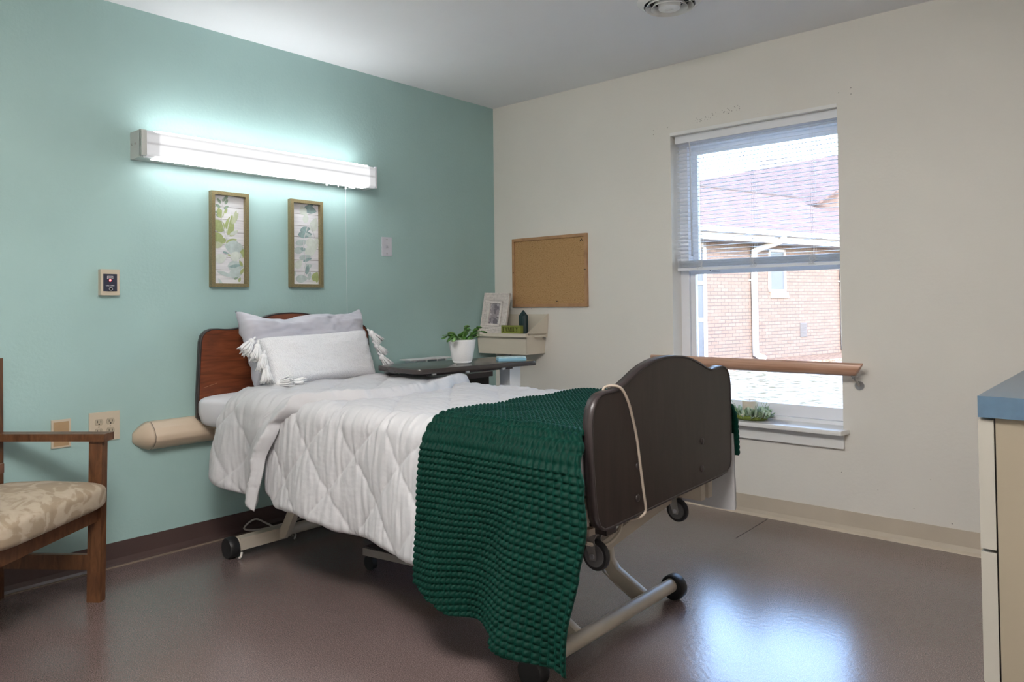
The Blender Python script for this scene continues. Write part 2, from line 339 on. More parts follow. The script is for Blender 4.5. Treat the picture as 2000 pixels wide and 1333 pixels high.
# ------------------------------------------------------------------ window
win = bpy.data.objects.new('window_1', None); C.objects.link(win); win.location = (1.8, .12, .487); win['kind'] = 'structure'
bm = bmesh.new()
x0, x1 = WX0, WX1+.062
box(bm, x0, x0+.05, .10, .19, .507, 1.984); box(bm, x1-.05, x1, .10, .19, .507, 1.984); box(bm, x0, x1, .10, .19, 1.985, WZ1); box(bm, x0, x1, .10, .2, WZ0, .505)
bevel(bm, .003); obj('window_frame', bm, m_vinyl, win, True)
def sash(name, y0, y1, z0, z1, w, wb_, wt):
    bm = bmesh.new(); a, b = x0+.052, x1-.052
    box(bm, a, a+w, y0, y1, z0, z1); box(bm, b-w, b, y0, y1, z0, z1); box(bm, a+w, b-w, y0, y1, z0, z0+wb_); box(bm, a+w, b-w, y0, y1, z1-wt, z1)
    bevel(bm, .002); s_ = obj(name, bm, m_vinyl, win, True)
    bx('pane', a+w, b-w, (y0+y1)/2-.002, (y0+y1)/2+.002, z0+wb_, z1-wt, m_glass, s_)
    return s_
ls = sash('lower_sash', .115, .140, .507, 1.312, .030, .062, .052)
us = sash('upper_sash', .150, .175, 1.262, 1.985, .034, .045, .04)
bm = bmesh.new(); prism(bm, [(1.520, 1.2765), (1.527, 1.2765), (1.5235, 1.283)], 'y', .1146, .115); obj('warning_mark', bm, m_dark, win)
text('sash_label', 'WARNING', .0095, m_navy, win, Matrix.Translation((1.560, .1147, 1.280)) @ FACE_NY)
bm = bmesh.new(); box(bm, 1.535, 1.585, .1146, .115, 1.2715, 1.2722); box(bm, 1.53, 1.58, .1146, .115, 1.2690, 1.2697); obj('label_lines', bm, m_navy, win)
bm = bmesh.new()
prism(bm, [(WX0-.045, -.075), (WX1+.012, -.075), (WX1+.030, -.0), (WX1, -.0), (WX1, .105), (WX0, .105), (WX0, 0), (WX0-.045, 0)], 'z', .465, .487)
bevel(bm, .0025); obj('window_sill', bm, m_whitepaint, win, True)
bm = bmesh.new(); box(bm, WX0-.02, WX1+.006, -.022, 0, .395, .465); bevel(bm, .003); obj('sill_apron', bm, m_whitepaint, win, True)
bm = bmesh.new(); box(bm, WX0, WX1, -.004, .012, WZ1-.001, WZ1+.016); obj('head_trim', bm, m_whitepaint, win)
adopt(win)

# blind
bl = thing('window_blind', 'white mini blind half lowered over the window with its slats tilted open', 'blind', (1.8, .055, 2.03))
BX0, BX1 = 1.362, 2.244
bm = bmesh.new(); box(bm, BX0, BX1, .033, .077, 1.996, 2.0385); bevel(bm, .003); obj('headrail', bm, m_vinyl, bl, True)
bm = bmesh.new(); zs = [1.985-.0212*i for i in range(31)]
def slat(bm, z, tilt, yc=.055, w=.0245):
    n = 5; A = []; B = []
    for i in range(n):
        t = i/(n-1)-.5; y = yc+t*w*cos(tilt); zz = z+t*w*sin(tilt)+.0022*(1-4*t*t)
        A.append((y, zz)); B.append((y, zz-.0006))
    prism(bm, A+B[::-1], 'x', BX0+.003, BX1-.003)
for z in zs: slat(bm, z, radians(3.5))
for i in range(13): slat(bm, 1.3335-.0029*i, radians(random.uniform(-3, 3)), .055+random.uniform(-.001, .001))
obj('slats', bm, mat('white_slat', (.82, .84, .88), .4, .4), bl)
bm = bmesh.new(); box(bm, BX0, BX1, .042, .068, 1.279, 1.294); bevel(bm, .004); obj('bottom_rail', bm, m_vinyl, bl, True)
for xc in (1.495, 1.80, 2.105):
    bm = bmesh.new()
    for yy in (.0425, .0675): tube(bm, [(xc, yy, 1.998), (xc, yy, 1.335)], .0005, 5)
    for yy in (.0425, .0675): tube(bm, [(xc+.016, yy, 1.998), (xc+.016, yy, 1.335)], .0004, 4)
    for k in range(9):
        pts = [(xc+random.uniform(-.018, .022), .0405, 1.335-.05*j/5) for j in range(6)]; tube(bm, spline(pts, 4), .0009, 4)
    obj('ladder_cord', bm, m_white, bl)
bm = bmesh.new(); tube(bm, [(1.452, .030, 1.99), (1.455, .031, 1.97), (1.458, .03, 1.36)], .0038, 8); ball(bm, (1.452, .03, 1.992), .006); obj('tilt_wand', bm, m_white, bl, 'all')
adopt(bl)

# wooden grab rail across the window
gr = thing('grab_rail', 'pinkish oak handrail crossing the window on wall brackets', 'handrail', (1.8, -.075, .78))
bm = bmesh.new()
prof = [(-.055, .770), (-.058, .785), (-.068, .803), (-.082, .812), (-.096, .805), (-.103, .790), (-.100, .772), (-.092, .757), (-.078, .750), (-.064, .755)]
prism(bm, prof, 'x', 1.252, 2.372)
for v in bm.verts:
    if v.co.x > 2.3: v.co.x -= max(0, (.812-v.co.z))*.65
    else: v.co.x += max(0, (.812-v.co.z))*.5
bevel(bm, .003, angle=60); obj('rail', bm, m_rail, gr, True)
for xb in (1.285, 2.330):
    bm = bmesh.new(); tube(bm, spline([(xb, -.078, .752), (xb, -.074, .735), (xb, -.045, .722), (xb, -.012, .70)]), .0055, 8)
    cyl(bm, (xb, 0, .70), (xb, -.006, .70), .021); box(bm, xb-.012, xb+.012, -.092, -.062, .748, .7525); cyl(bm, (xb-.008, -.075, .752), (xb-.008, -.075, .738), .004); obj('bracket', bm, m_greymetal, gr, True)
adopt(gr)

# ------------------------------------------------------------------ outdoors
g_ = struct(bx('ground', -30, 20, .2, 60, -.4, -.12, m_snow))
th = atan2(.245, .969)
DV = Vector((.245, .969, 0)).normalized(); NV = Vector((DV.y, -DV.x, 0)); P0 = Vector((-3.04, 9.24, 0))
# house frame: local x along the wall (DV), local y away from us, z up
HM = Matrix(((DV.x, -NV.x, 0, P0.x), (DV.y, -NV.y, 0, P0.y), (0, 0, 1, 0), (0, 0, 0, 1)))
hs_ = thing('brick_house', 'pale pink brick house wing with shingle roof seen through the window', 'house', (0, 0, 0)); hs_.matrix_world = HM
def hpart(name, bm, m, parent=None, **k):
    o = obj(name, bm, m, parent or hs_, **k); return o
bm = bmesh.new(); box(bm, -3.5, 14, 0, 6, -.3, 2.30); hw = hpart('brick_wall', bm, m_brick)
bm = bmesh.new(); box(bm, -3.9, 14.3, -.42, 0, 2.235, 2.26); box(bm, -3.9, 14.3, -.42, -.40, 2.25, 2.42); hpart('soffit', bm, m_gutter)
bm = bmesh.new(); prism(bm, [(-.53, 2.37), (-.53, 2.465), (-.515, 2.465), (-.515, 2.385), (-.42, 2.385), (-.42, 2.36)], 'x', -3.9, 14.3); hpart('gutter', bm, m_gutter)
def roofslab(name, L, W_, loc, rx, rz=0):
    bm = bmesh.new(); box(bm, 0, L, 0, W_, -.06, 0); o = hpart(name, bm, m_shingle)
    o.location = loc; o.rotation_euler = (rx, 0, rz); return o
slope = atan2(3.95-2.47, 3.0+.45); LW = (3.45)/cos(slope)
roofslab('roof', 18.4, LW, (-4, -.45, 2.475), slope)
roofslab('roof', 18.4, LW, (14.4, 6.45, 2.475), slope, pi)
bm = bmesh.new(); tube(bm, [(-4, 3, 3.965), (14.4, 3, 3.965)], .05, 8); hpart('ridge_cap', bm, mat('grey_ridge_cap', (.060, .055, .062), .9, .1))
# cross wing behind: ridge runs along the local y axis (away / towards us) at local x = 12
bm = bmesh.new(); prism(bm, [(6.8, 3.62), (12, 5.90), (17.2, 3.6), (17.2, 0), (7.2, 0), (7.2, 3.6)], 'y', 9, 17); hpart('cross_wing', bm, m_brick)
bm = bmesh.new(); prism(bm, [(6.75, 3.0), (6.75, 3.62), (12, 5.86), (17.2, 3.6), (17.2, 3.0)], 'y', 2.32, 2.5); hpart('gable_end', bm, m_shingle)
sl2 = atan2(2.28, 5.3); L2 = 5.78
o = roofslab('roof', 16, L2, (7.2-.1, 1.4, 3.98), 0); o.matrix_local = Matrix.Translation((6.7, 18.0, 3.66)) @ Matrix.Rotation(-pi/2, 4, 'Z') @ Matrix.Rotation(sl2, 4, 'X')
bm = bmesh.new(); box(bm, 6.56, 6.69, 3.4, 18.0, 3.52, 3.68); hpart('gutter', bm, m_gutter)
bm = bmesh.new(); box(bm, 12.0, 13.2, 6.7, 7.7, 5.6, 6.25); hpart('roof_vent_house', bm, m_gutter)
bm = bmesh.new(); cyl(bm, (4.58, 2, 3.1), (4.58, 2, 3.36), .045, n=14); cyl(bm, (4.58, 2, 3.43), (4.58, 2, 3.50), .06, n=14); lathe(bm, [(.13, -.03), (.05, .06)], (4.58, 2, 3.42-.38), 14); hpart('vent_pipe', bm, m_gutter, smooth=True)
for dx in (1.33, 4.42):
    bm = bmesh.new()
    pts = spline([(dx+.35, -.47, 2.38), (dx+.34, -.47, 2.28), (dx+.05, -.12, 2.12), (dx, -.07, 2.0), (dx, -.07, 1.0), (dx, -.07, .12), (dx+.02, -.09, .02), (dx+.12, -.22, -.05)], 5)
    tube(bm, pts, .062, 4 if False else 8); hpart('downspout', bm, m_gutter, smooth=True)
    bm = bmesh.new(); box(bm, dx-.085, dx+.085, -.02, .0, 1.50, 1.53); hpart('strap', bm, m_gutter)
def hwin(t0, t1, z0, z1, fr=.05, bars=()):
    bm = bmesh.new()
    for a in [(t0, t0+fr, z0, z1), (t1-fr, t1, z0, z1), (t0, t1, z0, z0+fr), (t0, t1, z1-fr, z1)]+[(t0, t1, z-.035, z+.035) for z in bars]: box(bm, a[0], a[1], -.03, .02, a[2], a[3])
    w = hpart('house_window', bm, m_gutter); bm = bmesh.new(); box(bm, t0+fr, t1-fr, -.008, .0, z0+fr, z1-fr); obj('pane', bm, m_glassdark, w)
hwin(1.86, 2.42, 1.28, 2.15); hwin(-1.4, -.03, -.1, 2.2, .08, (.76, 1.45))
bm = bmesh.new()
for i in range(9): box(bm, 1.93+i*.064, 1.93+i*.064+.052, -.03, .0, 1.155, 1.275)
hpart('brick_sill', bm, mat('light_brick', (.62, .48, .40), .85, .2))
bm = bmesh.new(); box(bm, 2.90, 3.13, -.012, 0, .32, .625)
for i in range(9): box(bm, 2.905, 3.125, -.022, -.01, .335+i*.032, .343+i*.032)
hpart('wall_vent', bm, mat('grey_grille', (.07, .07, .08), .7, .2))
bm = bmesh.new(); box(bm, -3.5, 14, -.9, 0, -.13, -.07); hpart('mulch_bed', bm, mat('mulch', (.14, .10, .08), .95, .1, noise_scale=14, noise_amt=.7, bump=1, bump_scale=20))

# ------------------------------------------------------------------ over-bed light
wl_ = thing('wall_light', 'long white lit fluorescent fixture on the green wall above the bed', 'lamp', (0, -1.73, 1.76))
LY0, LY1, LZ0, LZ1 = -2.372, -1.098, 1.763, 1.880
bx('housing', .0, .085, LY0+.012, LY1-.012, LZ0, LZ1, m_silverpaint, wl_)
bm = bmesh.new(); box(bm, 0, .108, LY0, LY0+.012, LZ0-.001, LZ1+.001); box(bm, .10, .121, LY0+.0, LY0+.022, LZ0+.004, LZ1-.002); bevel(bm, .002); e1 = obj('end_cap', bm, m_silverpaint, wl_, True)
for x in (.022, .056):
    bm = bmesh.new(); ball(bm, (x, LY0-.001, 1.826), .0055, s=(1, .5, 1)); obj('screw', bm, m_greymetal, e1, 'all')
bm = bmesh.new(); box(bm, 0, .121, LY1-.012, LY1, LZ0-.001, LZ1+.001); bevel(bm, .002); obj('end_cap', bm, mat('frosted_end', (.75, .76, .80), .35, .5), wl_, True)
def lens_mat():
    m = bpy.data.materials.new('lit_prismatic_lens'); m.use_nodes = True; n = m.node_tree.nodes; l = m.node_tree.links; b = n['Principled BSDF']
    b.inputs['Base Color'].default_value = (.25, .25, .26, 1); b.inputs['Roughness'].default_value = .4; b.inputs['Emission Color'].default_value = (.97, .98, 1, 1)
    tc = n.new('ShaderNodeTexCoord'); s = n.new('ShaderNodeSeparateXYZ'); l.new(tc.outputs['Object'], s.inputs[0])
    def rmp(sock, pts):
        mr = n.new('ShaderNodeMapRange'); mr.inputs['From Min'].default_value = pts[0]; mr.inputs['From Max'].default_value = pts[-1]
        r = n.new('ShaderNodeValToRGB'); return mr, r
    mz = n.new('ShaderNodeMapRange'); mz.inputs['From Min'].default_value = LZ0; mz.inputs['From Max'].default_value = LZ1; l.new(s.outputs[2], mz.inputs['Value'])
    rz = n.new('ShaderNodeValToRGB'); e = rz.color_ramp.elements
    e[0].position = 0; e[0].color = (.065,)*3+(1,); e[1].position = 1; e[1].color = (.062,)*3+(1,)
    for p, c in [(.14, .090), (.44, .085), (.485, .062), (.515, .046), (.545, .062), (.60, .082), (.80, .080), (.88, .062)]: k = e.new(p); k.color = (c, c, c, 1)
    l.new(mz.outputs[0], rz.inputs[0])
    my = n.new('ShaderNodeMapRange'); my.inputs['From Min'].default_value = LY0; my.inputs['From Max'].default_value = LY1; l.new(s.outputs[1], my.inputs['Value'])
    ry = n.new('ShaderNodeValToRGB'); e = ry.color_ramp.elements
    e[0].position = .0; e[0].color = (.5,)*3+(1,); e[1].position = 1; e[1].color = (.55,)*3+(1,)
    for p, c in [(.058, .55), (.064, 1), (.958, 1), (.965, .6)]: k = e.new(p); k.color = (c, c, c, 1)
    l.new(my.outputs[0], ry.inputs[0])
    mu = n.new('ShaderNodeMath'); mu.operation = 'MULTIPLY'; l.new(rz.outputs[0], mu.inputs[0]); l.new(ry.outputs[0], mu.inputs[1])
    m2 = n.new('ShaderNodeMath'); m2.operation = 'MULTIPLY'; m2.inputs[1].default_value = BED_LIGHT; l.new(mu.outputs[0], m2.inputs[0]); l.new(m2.outputs[0], b.inputs['Emission Strength'])
    return m
m_lens = lens_mat()
bm = bmesh.new(); prism(bm, [(.085, LZ0+.001), (.085, LZ1-.001), (.112, LZ1-.001), (.120, LZ1-.008), (.120, LZ0+.008), (.112, LZ0+.001)], 'y', LY0+.022, LY1-.012)
obj('diffuser', bm, m_lens, wl_)
# the open top and underside of the lens: lit strips that wash the wall
bx('top_lens', .060, .118, LY0+.06, LY1-.06, LZ1, LZ1+.002, emis('lit_top_lens', (.97, .98, 1), BED_LIGHT*1.25), wl_)
bx('bottom_lens', .064, .118, LY0+.06, LY1-.06, LZ0-.002, LZ0, emis('lit_bottom_lens', (.97, .98, 1), BED_LIGHT*1.2), wl_)
bm = bmesh.new(); tube(bm, [(.06, -1.267, 1.765), (.06, -1.266, 1.30), (.06, -1.262, 1.05)], .0007, 5); cyl(bm, (.06, -1.267, 1.765), (.06, -1.267, 1.745), .005, n=10)
obj('pull_cord', bm, m_white, wl_)
bm = bmesh.new(); ball(bm, (.05, -1.383, 1.757), .007); obj('lens_latch', bm, m_white, wl_, 'all')
bm = bmesh.new(); cyl(bm, (.06, -1.315, 1.764), (.06, -1.315, 1.75), .003, n=8); obj('cord_guide', bm, m_white, wl_, 'all')
bx('lens_latch', .045, .055, -1.24, -1.20, 1.755, 1.762, m_white, wl_)
adopt(wl_)

# unseen ceiling light above the camera, added as fill to brighten the room
cl = thing('added_fill_lamp', 'rectangular fill light added on the ceiling above the viewer, left of the bulkhead', 'lamp', (2.7, -3.4, H))
bm = bmesh.new()
for q in [(2.05, 2.08, -3.73, -3.07), (3.32, 3.35, -3.73, -3.07), (2.08, 3.32, -3.73, -3.70), (2.08, 3.32, -3.10, -3.07)]: box(bm, q[0], q[1], q[2], q[3], H-.03, H)
obj('fill_lamp_frame', bm, m_whitepaint, cl)
bx('fill_lamp_panel', 2.08, 3.32, -3.70, -3.10, H-.115, H-.02, emis('fill_lamp_glow', (1, .965, .93), FILL_W), cl)
adopt(cl)

# ------------------------------------------------------------------ wall art
def leaf(bm, c, L, Wd, ang, mi, x, bend=0, n=8):
    """flat leaf in the y-z plane at plane x, base at c"""
    ca, sa = cos(ang), sin(ang); A = []; B = []
    for i in range(n+1):
        t = i/n; w = Wd/2*sin(pi*t**.8)**.8 if 0 < t < 1 else 0
        py = t*L; off = bend*sin(pi*t)*L
        A.append((py, off+w)); B.append((py, off-w))
    pts = A+B[-2:0:-1]
    vs = [bm.verts.new((x, c[0]+p*ca-q*sa, c[1]+p*sa+q*ca)) for p, q in pts]
    f = bm.faces.new(vs); f.material_index = mi
    if f.normal.x < 0: pass
    f.normal_update()
    if f.normal.x < 0: f.normal_flip()
def art(label, y0, y1, z0, z1, leaves, stems):
    t = thing('wall_art', label, 'picture', (0, (y0+y1)/2, z0))
    fw = .017; bm = bmesh.new()
    box(bm, 0, .030, y0, y0+fw, z0, z1); box(bm, 0, .030, y1-fw, y1, z0, z1); box(bm, 0, .030, y0+fw, y1-fw, z0, z0+fw); box(bm, 0, .030, y0+fw, y1-fw, z1-fw, z1)
    obj('picture_frame', bm, m_frame, t)
    bx('plank_panel', 0, .008, y0+fw, y1-fw, z0+fw, z1-fw, m_panel, t)
    bm = bmesh.new(); k = 7
    for i in range(1, k):
        z = z0+fw+(z1-z0-2*fw)*i/k+.006; box(bm, .008, .0084, y0+fw, y1-fw, z-.0011, z+.0006)
    obj('plank_gaps', bm, m_plankline, t)
    bm = bmesh.new(); xx = .0086
    w = y1-y0-2*fw; h = z1-z0-2*fw
    for i, (u, v, L, wd, a, mi) in enumerate(leaves):
        leaf(bm, (y0+fw+u*w, z0+fw+v*h), L*w, wd*w, radians(a), mi, xx+i*.00006)
    # keep the print on the panel
    geom = list(bm.verts)+list(bm.edges)+list(bm.faces)
    for co, no in [((0, y0+fw, 0), (0, -1, 0)), ((0, y1-fw, 0), (0, 1, 0)), ((0, 0, z0+fw), (0, 0, -1)), ((0, 0, z1-fw), (0, 0, 1))]:
        bmesh.ops.bisect_plane(bm, geom=list(bm.verts)+list(bm.edges)+list(bm.faces), plane_co=co, plane_no=no, clear_outer=True)
    obj('leaf_print', bm, None, t, mats=m_leafs)
    bm = bmesh.new()
    for st_ in stems: tube(bm, spline([(xx+.002, y0+fw+u*w, z0+fw+v*h) for u, v in st_], 5), .0016, 4)
    obj('stem_print', bm, m_panel, t); adopt(t)
A = []
for i, (u, v, a, mi) in enumerate([(.30, .93, 55, 2), (.42, .955, 80, 2), (.25, .905, 125, 2), (.38, .90, 60, 2), (.24, .86, 150, 2), (.34, .845, 35, 2), (.22, .80, 170, 2), (.36, .795, 60, 0), (.26, .752, 160, 2)]): A.append((u, v, .20, .09, a, mi))
A += [(.28, .74, .34, .22, 110, 0), (.42, .62, .50, .22, 65, 0), (.60, .68, .45, .16, 60, 1), (.68, .74, .30, .1, 75, 1), (.36, .60, .48, .36, 140, 0), (.46, .555, .42, .22, 60, 0), (.52, .54, .35, .12, 35, 1),
      (.34, .50, .50, .30, 165, 0), (.42, .50, .30, .18, 200, 0), (.30, .44, .42, .20, 185, 1), (.40, .46, .40, .16, 20, 0), (.75, .48, .55, .40, -80, 3), (.90, .40, .55, .45, 170, 3), (.58, .42, .42, .34, -20, 3), (.80, .60, .30, .12, 200, 5),
      (.30, .36, .20, .07, -15, 4), (.45, .33, .12, .05, -10, 0), (.88, .34, .20, .09, 60, 0), (.45, .20, .55, .34, 0, 3), (.50, .19, .45, .10, 10, 4), (.50, .10, .5, .34, 15, 3), (.10, .14, .60, .12, -18, 3), (.15, .06, .55, .10, -60, 3), (.05, .26, .40, .3, 20, 5), (.55, .28, .4, .3, 30, 5),
      (.95, .20, .22, .10, 120, 0), (.88, .11, .22, .10, 60, 0), (.66, .05, .16, .07, 25, 2), (.82, .02, .16, .09, 70, 0), (.96, .30, .3, .08, 80, 0)]
art('narrow framed plank picture of olive green leaves, left of the pair above the bed', -2.014, -1.823, 1.203, 1.663, A,
    [[(.45, .50), (.36, .60), (.28, .70), (.29, .80), (.32, .97)], [(.42, .55), (.48, .66), (.60, .82)]])
B = [(.45, .95, .5, .28, -10, 4), (.60, .97, .3, .2, 40, 4), (.5, .86, .34, .28, 120, 5), (.48, .76, .34, .22, 75, 5), (.30, .66, .42, .20, 15, 4), (.22, .61, .55, .24, 5, 4), (.50, .64, .3, .1, -30, 3), (.75, .66, .5, .32, 70, 5), (.12, .50, .50, .20, 10, 3), (.50, .51, .45, .3, 5, 5),
     (.08, .40, .42, .24, 15, 3), (.30, .44, .3, .12, -10, 4), (.48, .38, .5, .34, 25, 5), (.25, .32, .48, .18, 10, 3), (.40, .28, .38, .1, 20, 4), (.10, .20, .36, .26, 40, 5), (.45, .20, .32, .20, 20, 3), (.52, .12, .34, .16, 75, 4), (.12, .06, .48, .26, 5, 3), (.62, .05, .30, .13, 80, 3), (.78, .04, .35, .26, 60, 0), (.02, .09, .2, .12, 60, 3), (.92, .02, .3, .12, 85, 0), (.78, .45, .4, .3, 60, 5)]
art('narrow framed plank picture of pale blue-green leaves, right one above the bed', -1.588, -1.392, 1.205, 1.665, B,
    [[(.45, .10), (.5, .3), (.42, .5), (.6, .75)], [(.7, .75), (.85, .6), (.98, .48)]])

# ------------------------------------------------------------------ wall plates
t = thing('call_station', 'ivory nurse call station with navy panel and red light on the green wall', 'call switch', (0, -2.465, 1.16))
bx('cover_plate', 0, .028, -2.503, -2.427, 1.163, 1.274, m_ivory, t, .004)
bx('control_panel', .028, .0295, -2.493, -2.438, 1.180, 1.254, m_navy, t)
bm = bmesh.new()
for a in [(-2.478, -2.454, 1.2435, 1.245), (-2.478, -2.454, 1.2325, 1.234), (-2.478, -2.4765, 1.2325, 1.245), (-2.4555, -2.454, 1.2325, 1.245)]: box(bm, .0295, .0300, *a)
obj('reset_outline', bm, m_white, t)
bx('reset_lines', .0295, .0299, -2.475, -2.458, 1.2382, 1.2396, m_white, t)
text('cord_text', 'CALL CORD', .0062, m_white, t, Matrix.Translation((.0297, -2.466, 1.204)) @ FACE_X)
bm = bmesh.new(); ball(bm, (.030, -2.466, 1.2265), .0042); obj('indicator_light', bm, m_red, t, 'all')
bm = bmesh.new(); cyl(bm, (.029, -2.465, 1.190), (.036, -2.465, 1.190), .0085, n=6); j = obj('jack', bm, m_steel, t)
bm = bmesh.new(); cyl(bm, (.036, -2.465, 1.190), (.0366, -2.465, 1.190), .0045, n=14); obj('jack_hole', bm, m_dark, j)
bm = bmesh.new(); box(bm, .028, .0284, -2.493, -2.466, 1.1735, 1.1745); box(bm, .028, .0284, -2.493, -2.468, 1.1695, 1.1702); obj('fine_print', bm, m_ivoryd, t)
adopt(t)
t = thing('cable_plate', 'small white metal cable jack plate on the green wall right of the pictures', 'wall plate', (0, -.937, 1.394))
bx('cover_plate', 0, .005, -.973, -.900, 1.394, 1.505, mat('brushed_white_plate', (.60, .60, .66), .3, .5, metal=.2), t, .003)
bm = bmesh.new(); cyl(bm, (.004, -.937, 1.449), (.016, -.937, 1.449), .0055, n=12); cyl(bm, (.004, -.937, 1.449), (.008, -.937, 1.449), .009, n=6); obj('jack', bm, m_steel, t, True)
for z in (1.408, 1.491):
    bm = bmesh.new(); ball(bm, (.005, -.937, z), .004, s=(.5, 1, 1)); obj('screw', bm, m_greymetal, t, 'all')
adopt(t)
t = thing('outlet', 'ivory double gang outlet plate with four sockets by the chair arm', 'outlet', (0, -2.48, .543))
bx('cover_plate', 0, .007, -2.541, -2.419, .542, .665, m_ivory, t, .004)
for yc in (-2.503, -2.457):
    for zc in (.6235, .5835):
        bm = bmesh.new(); pts = [(yc+.0165*cos(a), zc+max(-.0135, min(.0135, .0175*sin(a)))) for a in [2*pi*i/28 for i in range(28)]]
        prism(bm, pts, 'x', .006, .0095); so = obj('socket', bm, m_ivoryd, t)
        bm = bmesh.new(); box(bm, .0095, .0098, yc-.0075, yc-.0055, zc-.002, zc+.008); box(bm, .0095, .0098, yc+.0055, yc+.0075, zc-.002, zc+.007); cyl(bm, (.0094, yc, zc-.008), (.0098, yc, zc-.008), .003, n=10); obj('socket_slots', bm, m_dark, so)
    bm = bmesh.new(); ball(bm, (.0072, yc, .6035), .003, s=(.5, 1, 1)); obj('screw', bm, m_ivoryd, t, 'all')
adopt(t)
t = thing('blank_plate', 'tan painted blank wall plate behind the chair arm', 'wall plate', (0, -2.647, .538))
bx('cover_plate', 0, .006, -2.682, -2.610, .538, .653, m_ivory, t, .003)
bx('painted_centre', .006, .0065, -2.674, -2.617, .545, .644, m_tanplate, t)
adopt(t)

# beige bumper rail
t = thing('bumper_rail', 'beige plastic wall bumper rail on the green wall behind the bed head', 'wall guard', (0, -1.9, .48))
def bumper_prof(k): return [(0, .602), (.035*k+.005, .600), (.072*k, .575+.0*k), (.090*k, .545), (.088*k, .520), (.060*k, .492), (.02*k+.005, .478), (0, .477)]
bm = bmesh.new(); prism(bm, bumper_prof(1), 'y', -2.300, -1.15); bevel(bm, .006, 2, 20); obj('guard_cover', bm, m_beige, t, True)
bm = bmesh.new(); rings = []
zc = .535
for k in range(7):
    a = k/6; sy = -2.3005-.066*a; sc = 1-.84*a**1.5
    rings.append([bm.verts.new((x*max(sc, .15), sy, zc+(z-zc)*max(sc**.7, .12))) for x, z in bumper_prof(1)])
for i in range(6):
    for j in range(len(rings[0])): bm.faces.new([rings[i][j], rings[i][(j+1) % 8], rings[i+1][(j+1) % 8], rings[i+1][j]])
bm.faces.new(rings[0]); bm.faces.new(rings[-1]); bmesh.ops.recalc_face_normals(bm, faces=bm.faces); obj('end_cap', bm, m_beige, t, 'all')
bm = bmesh.new(); prism(bm, [(x*1.0+.0006 if x > 0 else 0, z) for x, z in bumper_prof(1)], 'y', -2.3012, -2.2996); obj('joint_line', bm, m_edge, t)
adopt(t)

# ------------------------------------------------------------------ cork board
t = thing('cork_board', 'oak framed cork board on the cream wall', 'notice board', (.47, 0, 1.083))
bx('cork_sheet', .190, .760, -.010, 0, 1.10, 1.517, m_cork, t)
bm = bmesh.new()
for a in [(.173, .192, 1.083, 1.534), (.758, .777, 1.083, 1.534), (.192, .758, 1.083, 1.102), (.192, .758, 1.515, 1.534)]: box(bm, a[0], a[1], -.018, 0, a[2], a[3])
bevel(bm, .0015); obj('board_frame', bm, m_pine, t, True)
for x, z in [(.183, 1.31), (.766, 1.31), (.735, 1.498), (.742, 1.492), (.728, 1.490), (.54, 1.118), (.68, 1.125)]:
    bm = bmesh.new(); cyl(bm, (x, -.0095, z), (x, -.0195 if x in (.183, .766) else -.0106, z), .004, n=8); obj('screw' if x in (.183, .766) else 'pin_hole', bm, m_dark, t); adopt(t)

# ------------------------------------------------------------------ wall bin (cream) with its contents
BZT, BZ0, BF, BB = .918, .785, -.200, 0
t = thing('wall_bin', 'cream metal wall bin shelf below the cork board', 'shelf', (.2, 0, .785))
bm = bmesh.new()
xl0, xr0, xl1, xr1 = .010, .435, -.0, .440      # bottom / top
xl0, xr0 = .022, .428; xl1, xr1 = .004, .452
th_ = .004
# tray: front, two sides, bottom (tapering down), open top
def quadbox(bm, q, n, t_=.004):
    n = Vector(n).normalized()*t_; A = [bm.verts.new(Vector(p)) for p in q]; B = [bm.verts.new(Vector(p)-n) for p in q]
    fs = [bm.faces.new(A), bm.faces.new(B[::-1])]
    for i in range(len(q)): fs.append(bm.faces.new([A[i], B[i], B[(i+1) % len(q)], A[(i+1) % len(q)]]))
    bmesh.ops.recalc_face_normals(bm, faces=fs)
yf0, yf1 = -.188, -.205
quadbox(bm, [(xl0, yf0, BZ0), (xr0, yf0, BZ0), (xr1-.012, yf1+.01, BZT-.012), (xl1+.012, yf1+.01, BZT-.012)], (0, -1, 0))
quadbox(bm, [(xl0, yf0, BZ0), (xl0, 0, BZ0), (xl1+.012, 0, BZT), (xl1+.012, yf1+.01, BZT-.012)], (-1, 0, 0))
quadbox(bm, [(xr0, yf0, BZ0), (xr0, 0, BZ0), (xr1-.012, 0, BZT), (xr1-.012, yf1+.01, BZT-.012)], (1, 0, 0))
quadbox(bm, [(xl0, yf0, BZ0), (xr0, yf0, BZ0), (xr0, 0, BZ0), (xl0, 0, BZ0)], (0, 0, -1))
quadbox(bm, [(xl0, yf0+.004, BZT-.03), (xr0, yf0+.004, BZT-.03), (xr0, 0, BZT-.03), (xl0, 0, BZT-.03)], (0, 0, -1))
obj('bin_body', bm, m_binplastic, t)
bm = bmesh.new()   # upper guard: sloping cheeks + back panel + rolled lip
for xs, sg in ((xl1, -1), (xr1, 1)):
    quadbox(bm, [(xs, yf1, BZT), (xs, 0, BZT-.004), (xs+sg*.012, 0, 1.035), (xs+sg*.010, -.006, 1.038), (xs+sg*.002, yf1+.012, BZT+.008)], (sg, 0, 0))
quadbox(bm, [(xl1, -.001, BZT-.03), (xr1, -.001, BZT-.03), (xr1+.012, -.001, 1.036), (xl1-.012, -.001, 1.036)], (0, -1, 0), -.003)
box(bm, xl1-.003, xr1+.003, yf1-.014, yf1+.006, BZT-.022, BZT)
obj('bin_guard', bm, m_binplastic, t)
bm = bmesh.new(); tube(bm, spline([(xr1, -.13, BZT-.018), (xr1+.014, -.125, BZT-.020), (xr1+.015, -.05, BZT-.020), (xr1, -.042, BZT-.018)], 5), .006, 8); obj('side_handle', bm, m_binplastic, t, 'all')
